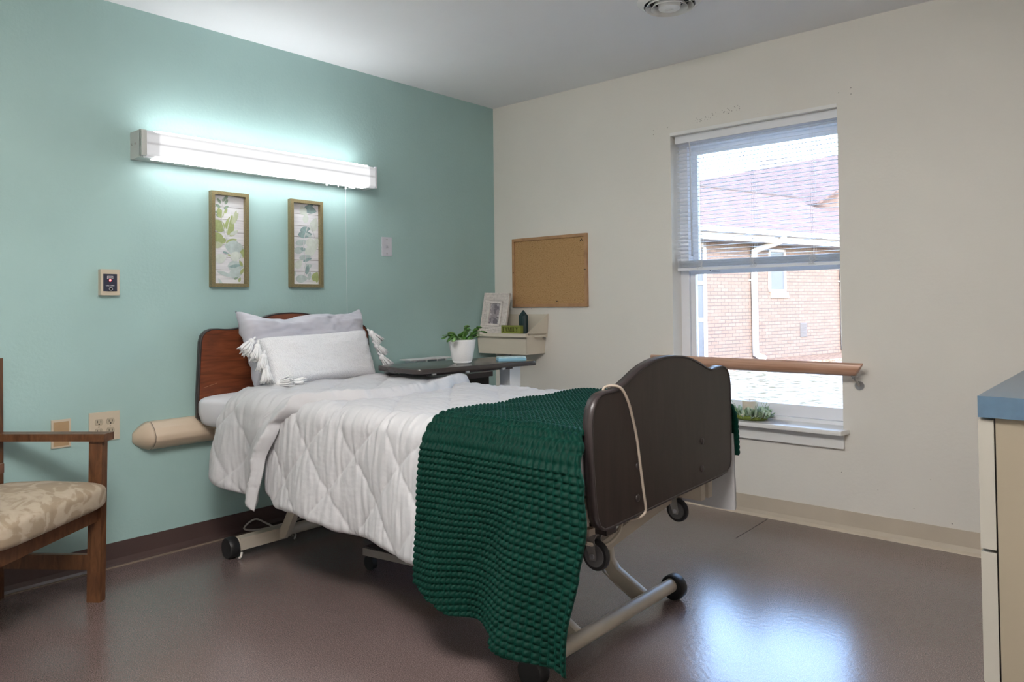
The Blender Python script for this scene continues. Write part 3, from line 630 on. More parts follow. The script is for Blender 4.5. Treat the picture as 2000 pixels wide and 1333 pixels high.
bm = bmesh.new(); cyl(bm, (xr1-.012, -.03, BZT-.035), (xr1+.004, -.03, BZT-.035), .008, n=16); cyl(bm, (xr1+.004, -.03, BZT-.035), (xr1+.006, -.03, BZT-.035), .004, n=10); obj('thumb_screw', bm, m_greymetal, t, True)
bx('wall_mount', .10, .14, -.012, 0, .755, .80, m_white, t)
adopt(t)
SH = BZT-.022   # items stand on the bin's rim / inner shelf
t = thing('photo_frame', 'whitewashed lattice frame holding a grey photograph, leaning in the wall bin', 'picture frame', (0, 0, 0))
# local: x across, y depth (back), z up ; 0.235 wide, 0.255 high
bm = bmesh.new(); w_, h_ = .215, .268
for a in [(0, .010, 0, h_), (w_-.010, w_, 0, h_), (0, w_, 0, .010), (0, w_, h_-.010, h_)]: box(bm, a[0], a[1], 0, .016, a[2], a[3])
iw0, iw1, ih0, ih1 = .050, w_-.050, .050, h_-.055
for a in [(iw0, iw0+.014, ih0, ih1), (iw1-.014, iw1, ih0, ih1), (iw0, iw1, ih0, ih0+.014), (iw0, iw1, ih1-.014, ih1)]: box(bm, a[0], a[1], -.002, .014, a[2], a[3])
obj('frame_border', bm, m_distress, t)
bm = bmesh.new(); p_ = .0095   # lattice
x = .010
while x < w_-.008:
    if x < iw0 or x > iw1: box(bm, x, x+.0052, .004, .010, .008, h_-.008)
    else: box(bm, x, x+.0052, .004, .010, .008, ih0); box(bm, x, x+.0052, .004, .010, ih1, h_-.008)
    x += p_
z = .012
while z < h_-.008:
    if z < ih0 or z > ih1: box(bm, .008, w_-.008, .003, .009, z, z+.0052)
    else: box(bm, .008, iw0, .003, .009, z, z+.0052); box(bm, iw1, w_-.008, .003, .009, z, z+.0052)
    z += p_
obj('lattice', bm, m_distress, t)
bx('frame_backing', .004, w_-.004, .011, .015, .004, h_-.004, m_edge, t)
ph = bx('photograph', iw0+.012, iw1-.012, .006, .0085, ih0+.012, ih1-.012, m_photo, t)
bm = bmesh.new(); zz = ih0+.012
for cx_, cz_, rx_, rz_, mi in [(.088, .118, .012, .012, 1), (.108, .130, .011, .013, 0), (.126, .122, .012, .013, 0), (.085, .095, .016, .014, 1), (.110, .098, .020, .018, 0), (.128, .092, .014, .02, 1), (.102, .070, .028, .012, 1), (.118, .030, .020, .022, 0), (.088, .038, .006, .020, 1)]:
    pts = [(cx_+rx_*cos(2*pi*i/14), zz-.014+cz_+rz_*sin(2*pi*i/14)) for i in range(14)]; prism(bm, pts, 'y', .0052-.0002*mi, .006, mi)
obj('photo_figures', bm, None, ph, mats=[m_photodark, m_photomid])
t.matrix_world = Matrix.Translation((.020, -.178, BZT-.001)) @ Matrix.Rotation(radians(2), 4, 'Z') @ Matrix.Rotation(radians(1.8), 4, 'Y') @ Matrix.Rotation(radians(-10), 4, 'X')
t = thing('pillar_candle', 'dark teal faceted candle with pointed top in the wall bin', 'candle', (.34, -.1, BZT-.026))
bm = bmesh.new(); n = 16; rings = []
for r, z in [(.0, 0), (.031, 0), (.031, .140), (.003, .176)]:
    rings.append([bm.verts.new((.340+r*(1 if k % 2 else .86)*cos(2*pi*k/n), -.105+r*(1 if k % 2 else .86)*sin(2*pi*k/n), BZT-.030+z)) for k in range(n)])
for i in range(1, 3):
    for k in range(n): bm.faces.new([rings[i][k], rings[i][(k+1) % n], rings[i+1][(k+1) % n], rings[i+1][k]])
bm.faces.new(rings[1][::-1]); bm.faces.new(rings[3]); 
for v in rings[0]: bm.verts.remove(v)
obj('candle_wax', bm, m_candleg, t)
bm = bmesh.new(); tube(bm, [(.34, -.105, BZT+.146), (.341, -.105, BZT+.152), (.345, -.106, BZT+.157)], .001, 5); obj('wick', bm, m_wax, t); adopt(t)
t = thing('word_block', 'small olive green block reading FAMILY in the wall bin', 'sign', (.31, -.18, BZT))
bx('block', .225, .388, -.190, -.164, BZT-.001, BZT+.050, m_olive, t, .0015)
def serif(bm, ch, x, z, h, yy):
    """simple serif capitals from strokes: thick .2h, thin .09h"""
    T, th2 = .17*h, .07*h
    def q(a, b, c, d): prism(bm, [(x+a[0], z+a[1]), (x+b[0], z+b[1]), (x+c[0], z+c[1]), (x+d[0], z+d[1])], 'y', yy, yy+.0006)
    def st2(x0_, x1_, z0_=0, z1_=h, w=T): q((x0_, z0_), (x0_+w, z0_), (x1_+w, z1_), (x1_, z1_))
    def sf(xc, zc, w): q((xc-w/2, zc), (xc+w/2, zc), (xc+w/2, zc+th2), (xc-w/2, zc+th2))
    if ch == 'F': st2(.1*h, .1*h); sf(.18*h, 0, .36*h); q((0, h-th2), (.58*h, h-th2), (.58*h, h), (0, h)); q((.52*h, h-.26*h), (.58*h, h-.26*h), (.58*h, h), (.54*h, h)); q((.2*h, .50*h), (.46*h, .50*h), (.46*h, .56*h), (.2*h, .56*h)); return .66*h
    if ch == 'A': st2(.06*h, .34*h, w=th2*1.2); st2(.60*h-T*.2, .32*h); sf(.08*h, 0, .24*h); sf(.68*h, 0, .30*h); q((.2*h, .32*h), (.58*h, .32*h), (.58*h, .38*h), (.2*h, .38*h)); return .84*h
    if ch == 'M': st2(.08*h, .08*h, w=th2*1.2); st2(.46*h, .1*h, w=T*.9); st2(.46*h, .74*h, w=th2); st2(.74*h, .74*h); sf(.11*h, 0, .26*h); sf(.83*h, 0, .32*h); sf(.09*h, h-th2, .2*h); sf(.86*h, h-th2, .24*h); return 1.04*h
    if ch == 'I': st2(.1*h, .1*h); sf(.185*h, 0, .36*h); sf(.185*h, h-th2, .36*h); return .42*h
    if ch == 'L': st2(.1*h, .1*h); sf(.185*h, h-th2, .36*h); q((0, 0), (.6*h, 0), (.6*h, th2), (0, th2)); q((.54*h, 0), (.6*h, 0), (.6*h, .26*h), (.57*h, .26*h)); return .66*h
    if ch == 'Y': st2(.34*h, .34*h, 0, .45*h); q((.34*h, .45*h), (.34*h+T, .45*h), (.10*h+T, h), (.06*h, h)); q((.44*h, .42*h), (.50*h, .45*h), (.76*h, h), (.69*h, h)); sf(.42*h, 0, .32*h); sf(.14*h, h-th2, .3*h); sf(.72*h, h-th2, .24*h); return .8*h
bm = bmesh.new(); x = .2355; hh = .0285
for ch in 'FAMILY': x += serif(bm, ch, x, BZT+.0105, hh, -.1906)*1.0+.0012
obj('lettering', bm, m_letter, t); adopt(t)

# ------------------------------------------------------------------ overbed table
u = Vector((.149, .989, 0)).normalized(); v = Vector((u.y, -u.x, 0)); Bc = Vector((.815, -1.43, 0)); TZ = .805
t = thing('overbed_table', 'dark laminate overbed table on a chrome column between bed and corner', 'table', (.775, -.735, 0))
bm = bmesh.new(); pts = []
LT, WT, rc = .76, .385, .05
for cx_, cy_, a0 in [(rc, rc, 180), (LT-rc*.6, rc*.6, 270), (LT-rc*.6, WT-rc*.6, 0), (rc, WT-rc, 90)]:
    r_ = rc if cx_ == rc else rc*.6
    for k in range(7):
        a = radians(a0+k*15); p = Bc+u*(cx_+r_*cos(a))-v*(cy_+r_*sin(a)); pts.append((p.x, p.y))
prism(bm, pts, 'z', TZ-.024, TZ); bevel(bm, .004, 2, 60); obj('tabletop', bm, m_tabletop, t, True)
TM = Matrix(((u.x, -v.x, 0, Bc.x), (u.y, -v.y, 0, Bc.y), (0, 0, 1, 0), (0, 0, 0, 1)))   # local: x long, y across (towards wall side), z up
bm = bmesh.new(); box(bm, .10, .64, .07, .10, TZ-.040, TZ-.024, xf=TM); box(bm, .10, .64, .28, .31, TZ-.040, TZ-.024, xf=TM); box(bm, .30, .62, .12, .28, TZ-.034, TZ-.024, xf=TM); obj('support_rail', bm, m_night, t)
for a_, b_2 in ((.12, .045), (.30, .02), (.53, .02)):
    bm = bmesh.new(); box(bm, a_, a_+.02, b_2, b_2+.012, TZ-.036, TZ-.024, xf=TM); obj('catch', bm, m_chrome, t)
bm = bmesh.new(); cxx, cyy = .775, -.735
box(bm, cxx-.036, cxx+.036, cyy-.040, cyy+.045, .07, TZ-.034); bevel(bm, .006, 3); obj('column', bm, m_chrome, t, True)
bm = bmesh.new(); box(bm, .58, .97, -.765, -.705, .045, .075); box(bm, .58, .63, -1.32, -.765, .045, .075); box(bm, .92, .97, -1.32, -.765, .045, .075); bevel(bm, .006); obj('base', bm, m_creammetal, t, True)
for px_, py_ in [(.605, -1.29), (.945, -1.29), (.605, -.735), (.945, -.735)]:
    bm = bmesh.new(); cyl(bm, (px_-.009, py_, .022), (px_+.009, py_, .022), .022, n=18); cyl(bm, (px_, py_, .03), (px_, py_, .05), .006, n=8); obj('caster', bm, m_black, t, True)
adopt(t)

t = thing('potted_plant', 'green holiday cactus in a white ceramic pot on the overbed table', 'plant', (.722, -1.04, TZ))
pc = (.722, -1.04, TZ)
bm = bmesh.new(); prof = [(.04, 0), (.047, .003), (.053, .012)]
for i in range(22): prof.append((.053+.021*(i/21)**.75+(.0009 if i % 2 else 0), .012+.108*i/21))
prof += [(.0755, .130), (.0745, .134), (.070, .134), (.068, .118)]; lathe(bm, [(r*.91, z*.91) for r, z in prof], pc, 48); obj('pot', bm, m_pot, t, 'all')
bm = bmesh.new(); lathe(bm, [(.0605, .100), (.0605, .108), (.03, .115)], pc, 24); obj('soil', bm, m_soil, t, 'all')
bm = bmesh.new(); rnd = random.Random(3)
def seg_leaf(bm, p, d, L, wd, nrm, mi):
    d = d.normalized(); s = d.cross(nrm).normalized(); nn = s.cross(d).normalized(); rings = []
    for k, (tt, ww) in enumerate([(0, .25), (.18, .8), (.38, 1.0), (.55, .86), (.62, 1.05), (.82, .85), (1, .35)]):
        c = p+d*L*tt; w = wd/2*ww; th3 = .0016
        rings.append([bm.verts.new(c+s*w), bm.verts.new(c+nn*th3+s*w*.2), bm.verts.new(c-s*w), bm.verts.new(c-nn*th3-s*w*.2)])
    for i in range(len(rings)-1):
        for k in range(4): bm.faces.new([rings[i][k], rings[i][(k+1) % 4], rings[i+1][(k+1) % 4], rings[i+1][k]]).material_index = mi
    bm.faces.new(rings[-1]).material_index = mi; bm.faces.new(rings[0][::-1]).material_index = mi
lrv = Vector((.7525, .6586, 0))
for i in range(30):
    if i < 9: a = atan2(-lrv.y, -lrv.x)+rnd.uniform(-.9, .9); reach = rnd.uniform(.5, 1.25)
    elif i < 20: a = atan2(lrv.y, lrv.x)+rnd.uniform(-1.1, .9); reach = rnd.uniform(.35, .8)
    else: a = rnd.uniform(0, 2*pi); reach = rnd.uniform(.2, .8)
    hd = Vector((cos(a), sin(a), 0)); p = Vector(pc)+Vector((0, 0, .108))+hd*rnd.uniform(.0, .045)
    el = rnd.uniform(.75, 1.35); ns = rnd.choice([2, 3, 3, 4]); L = rnd.uniform(.029, .038)
    for k in range(ns):
        d = (hd*cos(el)+Vector((0, 0, sin(el))))
        side = Vector((-hd.y, hd.x, 0))*rnd.uniform(-.4, .4); d = (d+side).normalized()
        nrm = (Vector((0, 0, cos(el)))-hd*sin(el)+Vector((rnd.uniform(-.4, .4),)*3)).normalized()
        seg_leaf(bm, p, d, L, rnd.uniform(.024, .033), nrm, rnd.choice([0, 0, 1])); p = p+d*L*.93; el -= rnd.uniform(.35, .75)*reach*1.35
obj('foliage', bm, None, t, 'all', mats=[m_leaf, m_leaf2]); adopt(t)

t = thing('wipes_pack', 'light blue plastic packet lying on the overbed table', 'packet', (.80, -.735, TZ))
XM = Matrix.Translation((.795, -.745, TZ)) @ Matrix.Scale(.88, 4) @ Matrix.Rotation(radians(52), 4, 'Z')
bm = bmesh.new(); box(bm, -.085, .085, -.045, .045, 0, .015, xf=XM); bevel(bm, .005, 3); obj('pack_body', bm, m_blue, t, True)
bm = bmesh.new(); box(bm, -.082, .082, -.042, .042, .015, .022, xf=XM); bevel(bm, .003, 2); obj('pack_lid', bm, m_bluew, t, True); adopt(t)
t = thing('paper_tray', 'thin white tray standing on the dark nightstand behind the potted plant', 'tray', (.09, -.72, .712))
XM = Matrix.Translation((.085, -.71, .765)) @ Matrix.Rotation(radians(90), 4, 'Z')
bm = bmesh.new(); box(bm, -.165, .165, -.05, .05, .016, .021, xf=XM); box(bm, -.14, .14, -.045, .045, .012, .016, xf=XM); obj('tray_board', bm, m_white, t)
for a_ in (-.13, -.04, .05, .12):
    bm = bmesh.new(); box(bm, a_, a_+.008, -.04, .04, -.053, .012, xf=XM); obj('tray_foot', bm, m_steel, t); adopt(t)

# nightstand
t = thing('nightstand', 'dark plum wooden nightstand against the green wall under the overbed table', 'nightstand', (.22, -.8, 0))
bm = bmesh.new(); box(bm, .015, .445, -1.045, -.545, .08, .685); bevel(bm, .003); obj('cabinet_body', bm, m_night, t, True)
bx('stand_top', .005, .462, -1.06, -.53, .685, .712, m_night, t, .006, 3)
bx('drawer', .445, .463, -1.035, -.555, .50, .632, m_night, t, .004)
bx('drawer_recess', .445, .447, -1.035, -.555, .632, .680, m_dark, t)
bx('door_panel', .445, .463, -1.035, -.555, .10, .492, m_night, t, .004)
bx('plinth', .03, .43, -1.03, -.56, 0, .08, m_dark, t); adopt(t)

# ------------------------------------------------------------------ bed frame
CY = -1.615
bed = thing('hospital_bed', 'adjustable hospital bed with wood end boards and cream steel base', 'bed', (1.2, CY, 0))
hb = [(-2.108, .60), (-2.108, .70), (-2.100, .87), (-2.096, .945), (-2.088, .975), (-2.070, .994), (-2.045, 1.003), (-2.01, 1.003), (-1.975, 1.000), (-1.94, 1.000), (-1.90, 1.006), (-1.86, 1.020), (-1.80, 1.045), (-1.74, 1.063), (-1.69, 1.071), (-1.62, 1.073),
      (-1.56, 1.070), (-1.50, 1.060), (-1.44, 1.042), (-1.39, 1.020), (-1.345, 1.006), (-1.30, 1.000), (-1.26, 1.001), (-1.22, 1.004), (-1.19, 1.002), (-1.165, .990), (-1.150, .970), (-1.142, .945), (-1.138, .87), (-1.132, .70), (-1.132, .62), (-1.145, .585), (-1.17, .57), (-2.06, .57), (-2.09, .585)]
bm = bmesh.new(); prism(bm, hb, 'x', .060, .086); h1 = obj('headboard', bm, m_headwood, bed)
def rim(pts, x0_, x1_, w=.003):
    bm = bmesh.new(); n = len(pts); c = Vector((sum(p[0] for p in pts)/n, sum(p[1] for p in pts)/n)); R = []
    for i in range(n):
        p = Vector(pts[i]); d = (Vector(pts[(i+1) % n])-Vector(pts[i-1])).normalized(); nn = Vector((d.y, -d.x))
        if nn.dot(p-c) < 0: nn = -nn
        q = p+nn*w; r_ = p-nn*.004
        R.append([bm.verts.new((x0_, r_.x, r_.y)), bm.verts.new((x0_, q.x, q.y)), bm.verts.new((x1_, q.x, q.y)), bm.verts.new((x1_, r_.x, r_.y))])
    for i in range(n):
        for k in range(4): bm.faces.new([R[i][k], R[(i+1) % n][k], R[(i+1) % n][(k+1) % 4], R[i][(k+1) % 4]])
    bmesh.ops.recalc_face_normals(bm, faces=bm.faces); return bm
obj('edge_band', rim(hb, .0585, .0868), m_edge, h1, 'all')
bm = bmesh.new(); tube(bm, spline([(.0866, -2.085, .735), (.0866, -2.06, .742), (.0866, -2.02, .752)], 4), .0008, 4); obj('scratch', bm, m_pine, h1)
FB = [(-2.030, .672), (-2.032, .770), (-2.024, .808), (-2.008, .832), (-1.985, .846), (-1.955, .851), (-1.920, .851), (-1.897, .855), (-1.865, .865), (-1.836, .877), (-1.790, .897), (-1.748, .912), (-1.700, .923), (-1.655, .929), (-1.605, .931), (-1.557, .930), (-1.510, .926), (-1.460, .917),
      (-1.415, .904), (-1.380, .892), (-1.340, .876), (-1.305, .867), (-1.280, .867), (-1.252, .871), (-1.225, .873), (-1.200, .868), (-1.180, .855), (-1.166, .835), (-1.159, .80), (-1.158, .70), (-1.162, .53), (-1.172, .508), (-1.195, .495), (-1.25, .489), (-1.6, .479), (-1.93, .468), (-1.975, .468), (-1.998, .482), (-2.012, .510), (-2.020, .56)]
bm = bmesh.new(); prism(bm, FB, 'x', 2.192, 2.220); f1 = obj('footboard', bm, m_footwood, bed)
obj('edge_band', rim(FB, 2.1905, 2.2215), m_edge, f1, 'all')
for y_, z_ in [(-1.800, .617), (-1.803, .523), (-1.386, .630), (-1.389, .537)]:
    bm = bmesh.new(); ball(bm, (2.2215, y_, z_), .0115, s=(.35, 1, 1), u=16, v=10); obj('bolt_cover', bm, m_edge, f1, 'all')
# deck frame
bm = bmesh.new()
for y0_ in (-2.03, -1.235): box(bm, .10, 2.18, y0_, y0_+.035, .475, .525)
for x_ in (.11, .75, 1.45, 2.12): box(bm, x_, x_+.04, -2.03, -1.20, .475, .52)
box(bm, .12, 2.16, -2.05, -1.18, .525, .548); bevel(bm, .003); obj('deck_frame', bm, m_creammetal, bed, True)
bm = bmesh.new()
for i in range(5): box(bm, 2.09, 2.16, -1.90+i*.045, -1.875+i*.045, .435-.004*(i % 2), .475)
box(bm, 2.06, 2.14, -1.94, -1.70, .425, .445); tube(bm, spline([(2.12, -1.93, .40), (2.13, -1.85, .375), (2.12, -1.76, .385), (2.1, -1.70, .42)]), .006, 6)
bevel(bm, .002); obj('gear_housing', bm, m_creammetal, bed, True)
bx('frame_bracket', 2.08, 2.17, -1.245, -1.215, .40, .475, m_creammetal, bed, .003)
bx('frame_bracket', 2.08, 2.17, -1.300, -1.270, .40, .475, m_creammetal, bed, .003)
# scissor cross plate
def bar(name, p, q, w, h, m, parent, up=(0, 0, 1), bev=.003):
    p = Vector(p); q = Vector(q); d = (q-p); L = d.length; d.normalize(); s = d.cross(Vector(up)).normalized(); uu = s.cross(d)
    X = Matrix((d, s, uu)).transposed().to_4x4(); X.translation = p
    bm = bmesh.new(); box(bm, 0, L, -w/2, w/2, -h/2, h/2, xf=X)
    if bev: bevel(bm, bev)
    return obj(name, bm, m, parent, True)
bar('cross_plate', (1.955, -1.66, .262), (2.03, -1.16, .405), .010, .044, m_creammetal, bed)
# foot base tube, head base tube, arms
def basebar(x, y0_, y1_, z, wr, wl2):
    bm = bmesh.new(); tube(bm, [(x, y0_, z), (x, y1_, z)], .0245, 20); b = obj('base_tube', bm, m_creammetal, bed, True)
    for yy, sg in ((y0_, -1), (y1_, 1)):
        bm = bmesh.new()
        prof = [(.030, 0), (.043, .003), (.046, .010), (.046, .040), (.042, .046), (.018, .047)]
        n = 26; R = [[bm.verts.new((x+r*cos(2*pi*i/n), yy+sg*q, .0465+r*sin(2*pi*i/n))) for i in range(n)] for r, q in prof]
        for a in range(len(R)-1):
            for i in range(n): bm.faces.new([R[a][i], R[a][(i+1) % n], R[a+1][(i+1) % n], R[a+1][i]])
        bm.faces.new(R[0]); bm.faces.new(R[-1]); bmesh.ops.recalc_face_normals(bm, faces=bm.faces)
        obj('floor_roller', bm, m_black, bed, True)
basebar(2.022, -2.035, -1.262, .058, 0, 0)
basebar(.300, -2.045, -1.262, .056, 0, 0)
def arm(name, pts, y, th4, w):
    """bent flat steel arm in an x-z plane at y"""
    bm = bmesh.new(); P = [Vector((p[0], 0, p[1])) for p in pts]; up = []; dn = []
    for i, p in enumerate(P):
        d = (P[min(i+1, len(P)-1)]-P[max(i-1, 0)]).normalized(); n_ = Vector((-d.z, 0, d.x))
        up.append((p.x+n_.x*w/2, p.z+n_.z*w/2)); dn.append((p.x-n_.x*w/2, p.z-n_.z*w/2))
    prism(bm, up+dn[::-1], 'y', y-th4/2, y+th4/2); bevel(bm, .003, 2, 40)
    a = obj(name, bm, m_creammetal, bed, True)
    bm = bmesh.new()
    for sgn in (-1, 1):
        tube(bm, spline([(p[0], y+sgn*(th4/2-.003), p[1]) for p in up], 4), .0035, 6)
    obj('arm_flange', bm, m_creammetal, a, 'all'); return a
for y_ in (-1.43, -1.83):
    arm('lift_arm', [(2.005, .062), (1.890, .122), (1.858, .165), (1.815, .45)], y_, .030, .050)
    a_ = arm('lift_arm', [(.305, .052), (.355, .068), (.425, .180), (.500, .46)], y_, .030, .052)
    bm = bmesh.new(); cyl(bm, (.437, y_-.014, .20), (.437, y_-.020, .20), .008, n=12); obj('rivet', bm, m_greymetal, a_, True)
bx('gusset_box', .278, .325, -2.035, -1.80, .028, .082, m_creammetal, bed, .004)
bar('base_rail', (.873, -1.77, .078), (1.50, -1.66, .078), .045, .030, m_greymetal, bed)
bx('base_rail_cap', .872, 1.3, -1.77+.0, -1.74, .093, .097, m_edge, bed)
for x_, y_ in ((.895, -1.765), (1.45, -1.67)):
    bm = bmesh.new(); cyl(bm, (x_, y_-.012, .030), (x_, y_+.012, .030), .030, n=20); cyl(bm, (x_, y_, .03), (x_, y_, .065), .007, n=8); obj('small_caster', bm, m_black, bed, True)
# hanging transport casters at the foot
def caster(x, y, z, r, ztop):
    c_ = bpy.data.objects.new('caster', None)
    bm = bmesh.new(); n = 32
    prof = [(r*.30, -.013), (r*.72, -.013), (r*.74, -.010), (r*.80, -.011), (r*.93, -.010), (r, -.005), (r, .005), (r*.93, .010), (r*.80, .011), (r*.74, .010), (r*.72, .013), (r*.30, .013)]
    R = [[bm.verts.new((x+a*cos(2*pi*i/n), y+b, z+a*sin(2*pi*i/n))) for i in range(n)] for a, b in prof]
    for a in range(len(R)-1):
        mi = 1 if (a < 2 or a > 8) else 0
        for i in range(n): bm.faces.new([R[a][i], R[a][(i+1) % n], R[a+1][(i+1) % n], R[a+1][i]]).material_index = mi
    bm.faces.new(R[0]).material_index = 1; bm.faces.new(R[-1]).material_index = 1; bmesh.ops.recalc_face_normals(bm, faces=bm.faces)
    w = obj('caster_wheel', bm, None, bed, True, mats=[mat('dark_tyre', (.03, .03, .032), .5, .4), m_greyrub])
    bm = bmesh.new()
    for yy in (y-.020, y+.016):
        prism(bm, [(x-.010, z-.012), (x+.010, z-.012), (x+.013, z), (x+.006, z+r*1.05), (x+.018, ztop), (x-.032, ztop), (x-.030, z+r*1.0), (x-.013, z)], 'y', yy, yy+.004)
    box(bm, x-.034, x+.020, y-.020, y+.020, ztop-.004, ztop+.002); obj('caster_fork', bm, m_greymetal, w)
    bm = bmesh.new(); cyl(bm, (x, y-.024, z), (x, y+.024, z), .0075, n=14); obj('axle', bm, m_steel, w, True)
caster(2.125, -1.885, .355, .046, .425)
caster(2.035, -1.225, .330, .043, .40)
bx('caster_plate', 2.00, 2.18, -1.91, -1.86, .427, .475, m_edge, bed, .002); bx('caster_plate', 1.98, 2.15, -1.25, -1.20, .402, .475, m_creammetal, bed, .002)
adopt(bed)

# mattress with a fitted sheet
t = thing('mattress', 'mattress in a white fitted sheet, bare at the head end of the bed', 'mattress', (1.13, CY, .55))
bm = bmesh.new(); nx, ns = 90, 60
def msurf(a, s_):
    """closed rounded cross-section, a along x in 0..1, s_ in 0..1 around"""
    hw, hz, r = .452, .078, .045
    ang = 2*pi*s_; cxn = cos(ang); sn = sin(ang); e = .28
    y = hw*(abs(cxn)**e)*(1 if cxn > 0 else -1); z = hz*(abs(sn)**e)*(1 if sn > 0 else -1)
    return y, z
rings = []
for i in range(nx+1):
    a = i/nx; x = .092+2.09*a; e = min(1, sqrt(max(0, 1-(max(0, .03-(x-.092))/.03)**2))) if x < .122 else 1
    if x > 2.15: e = sqrt(max(0, 1-((x-2.15)/.032)**2))
    ring = []
    for j in range(ns):
        y, z = msurf(a, j/ns); k = .9+.1*e; kz = .55+.45*e
        wr = .004*nz(x*9, y*6, z*20)+.003*nz(x*30, z*8)
        # skirt tucks in at the bottom
        if z < 0: y *= 1-.05*(-z/.078)
        if y < 0: y *= 1+.115*math.exp(-((x-.10)/.16)**2)
        ring.append(bm.verts.new((x, CY-.005+y*k+wr*(1 if y > 0 else -1), .628+z*kz+wr*.4)))
    rings.append(ring)
for i in range(nx):
    for j in range(ns): bm.faces.new([rings[i][j], rings[i][(j+1) % ns], rings[i+1][(j+1) % ns], rings[i+1][j]])
bm.faces.new(rings[0]); bm.faces.new(rings[-1][::-1]); bmesh.ops.recalc_face_normals(bm, faces=bm.faces)
obj('fitted_sheet', bm, m_sheet, t, 'all')
bm = bmesh.new(); tube(bm, spline([(.10, -2.050, .672), (.20, -2.071, .668), (.4, -2.073, .668)], 6), .0012, 5); obj('sheet_seam', bm, m_white, t); adopt(t)

# ------------------------------------------------------------------ draped bedding
ZT, HW, RR = .708, .452, .055
def drape(s):
    """arc coordinate across the bed -> (y, z, ny, nz); s<0 near side"""
    sg = -1 if s < 0 else 1; a = abs(s); fl_ = HW-RR
    if a <= fl_: return CY+sg*a, ZT, 0, 1
    a -= fl_
    if a <= RR*pi/2:
        t_ = a/RR; return CY+sg*(fl_+RR*sin(t_)), ZT-RR*(1-cos(t_)), sg*sin(t_), cos(t_)
    a -= RR*pi/2
    return CY+sg*(HW+a*.055), ZT-RR-a, sg*.998, .05
S_OF_Z = lambda z: (HW-RR)+RR*pi/2+(ZT-RR-z)
def slab(nu, nv, fn, name, m, parent=None):
    """fn(u,v) -> (point, normal, t_bottom, t_top); closed pad"""
    bm = bmesh.new(); T = []; Bm = []
    for i in range(nu+1):
        r1 = []; r2 = []
        for j in range(nv+1):
            p, n_, tb, tt = fn(i/nu, j/nv); r1.append(bm.verts.new(p+n_*tt)); r2.append(bm.verts.new(p+n_*tb))
        T.append(r1); Bm.append(r2)
    for i in range(nu):
        for j in range(nv):
            bm.faces.new([T[i][j], T[i+1][j], T[i+1][j+1], T[i][j+1]]); bm.faces.new([Bm[i][j], Bm[i][j+1], Bm[i+1][j+1], Bm[i+1][j]])
    for i in range(nu):
        bm.faces.new([T[i][0], Bm[i][0], Bm[i+1][0], T[i+1][0]]); bm.faces.new([T[i+1][nv], Bm[i+1][nv], Bm[i][nv], T[i][nv]])
    for j in range(nv):
        bm.faces.new([T[0][j+1], Bm[0][j+1], Bm[0][j], T[0][j]]); bm.faces.new([T[nu][j], Bm[nu][j], Bm[nu][j+1], T[nu][j+1]])
    bmesh.ops.recalc_face_normals(bm, faces=bm.faces)
    return obj(name, bm, m, parent, 'all')
def lerp(a, b, t): return a+(b-a)*t
def interp(x, tab):
    if x <= tab[0][0]: return tab[0][1]
    for (x0_, y0_), (x1_, y1_) in zip(tab, tab[1:]):
        if x <= x1_:
            t = (x-x0_)/(x1_-x0_); t = t*t*(3-2*t); return y0_+(y1_-y0_)*t
    return tab[-1][1]
def quilt(x, s):
    z = ZT+(HW-RR)+RR*pi/2-RR-abs(s)  # equals z on the hanging side
    a = (x-.95)/.28+(z-.563)/.29; b = (x-.95)/.28-(z-.563)/.29
    fa = abs(sin(pi*a)); fb = abs(sin(pi*b))
    return (fa*fb)**.24, a, b
def edge(d, r=.03): return sqrt(max(0, 1-(1-min(1, max(0, d)/r))**2))
hem = [(.66, .330), (.74, .300), (.90, .303), (1.02, .292), (1.14, .272), (1.32, .276), (1.54, .262), (1.8, .27), (2.2, .28)]
def comforter(u_, v_):
    x = lerp(.60, 2.165, u_)
    sN = -S_OF_Z(interp(x, hem)+.006*nz(x*14, 3)); sF = S_OF_Z(.335+.02*nz(x*5, 9)+.012*sin(x*23))
    s = lerp(sN, sF, v_); y, z, ny, n_z = drape(s)
    q, a, b = quilt(x, s); side = max(0, abs(s)-(HW-RR))
    if s < -HW: x = .60+(x-.60)*(1-.035*min(1, (-s-HW)/.1))
    wr = .0042*nz(x*34+2*nz(x*3, s*3), s*5, 1)+.003*nz(x*60, s*9, 4)
    if side > 0: wr = wr*1.15+.0055*nz(x*26, s*2.2, 6)*math.exp(-((side-.08)/.13)**2)+.003*nz(x*95, s*14, 4)*(1-q)*2
    else: wr = .004*nz(x*9, s*22, 2)+.003*nz(x*20, s*44, 7)
    puck = .0018*sin(140*(a+b))*(1-q)
    wr += .0013*nz(x*70+3*nz(x*8, s*8), s*16, 3)*(1 if side > 0 else .6)+.0016*nz(x*24, s*110+4*nz(x*5, s*6), 9)*(1 if side <= 0 else .3)
    h = .012+.015*q+wr+puck
    e = edge((v_)*(sF-sN), .03)*edge((1-v_)*(sF-sN), .03)*edge((x-.60), .035)*edge((2.17-x), .02)
    out = 0
    if side > 0:
        out = side*(.05*sin(x*8.5+.6)+.05*nz(x*5, s*2, 5))      # slow waves of the hanging edge
    lift = 0
    if s > 0 and abs(s) < HW: lift = .010*nz(x*6, s*5, 8)
    bul = 0
    if s > HW-.02:   # far foot corner puffs out past the footboard
        bul = .02*math.exp(-((x-2.15)/.2)**2); 
    xx = x+(.05*math.exp(-((x-2.185)/.1)**2) if (s > S_OF_Z(.62)) else 0)
    # left edge near hem rounds in
    if u_ < .05 and side > .2: xx += .03*(1-u_/.05)*(side-.2)/.3
    p = Vector((xx, y+ny*(out+bul), z+lift)); n_ = Vector((0, ny, n_z)).normalized()
    return p, n_, .001+h*.1*(1-e), .001+h*e+.0015
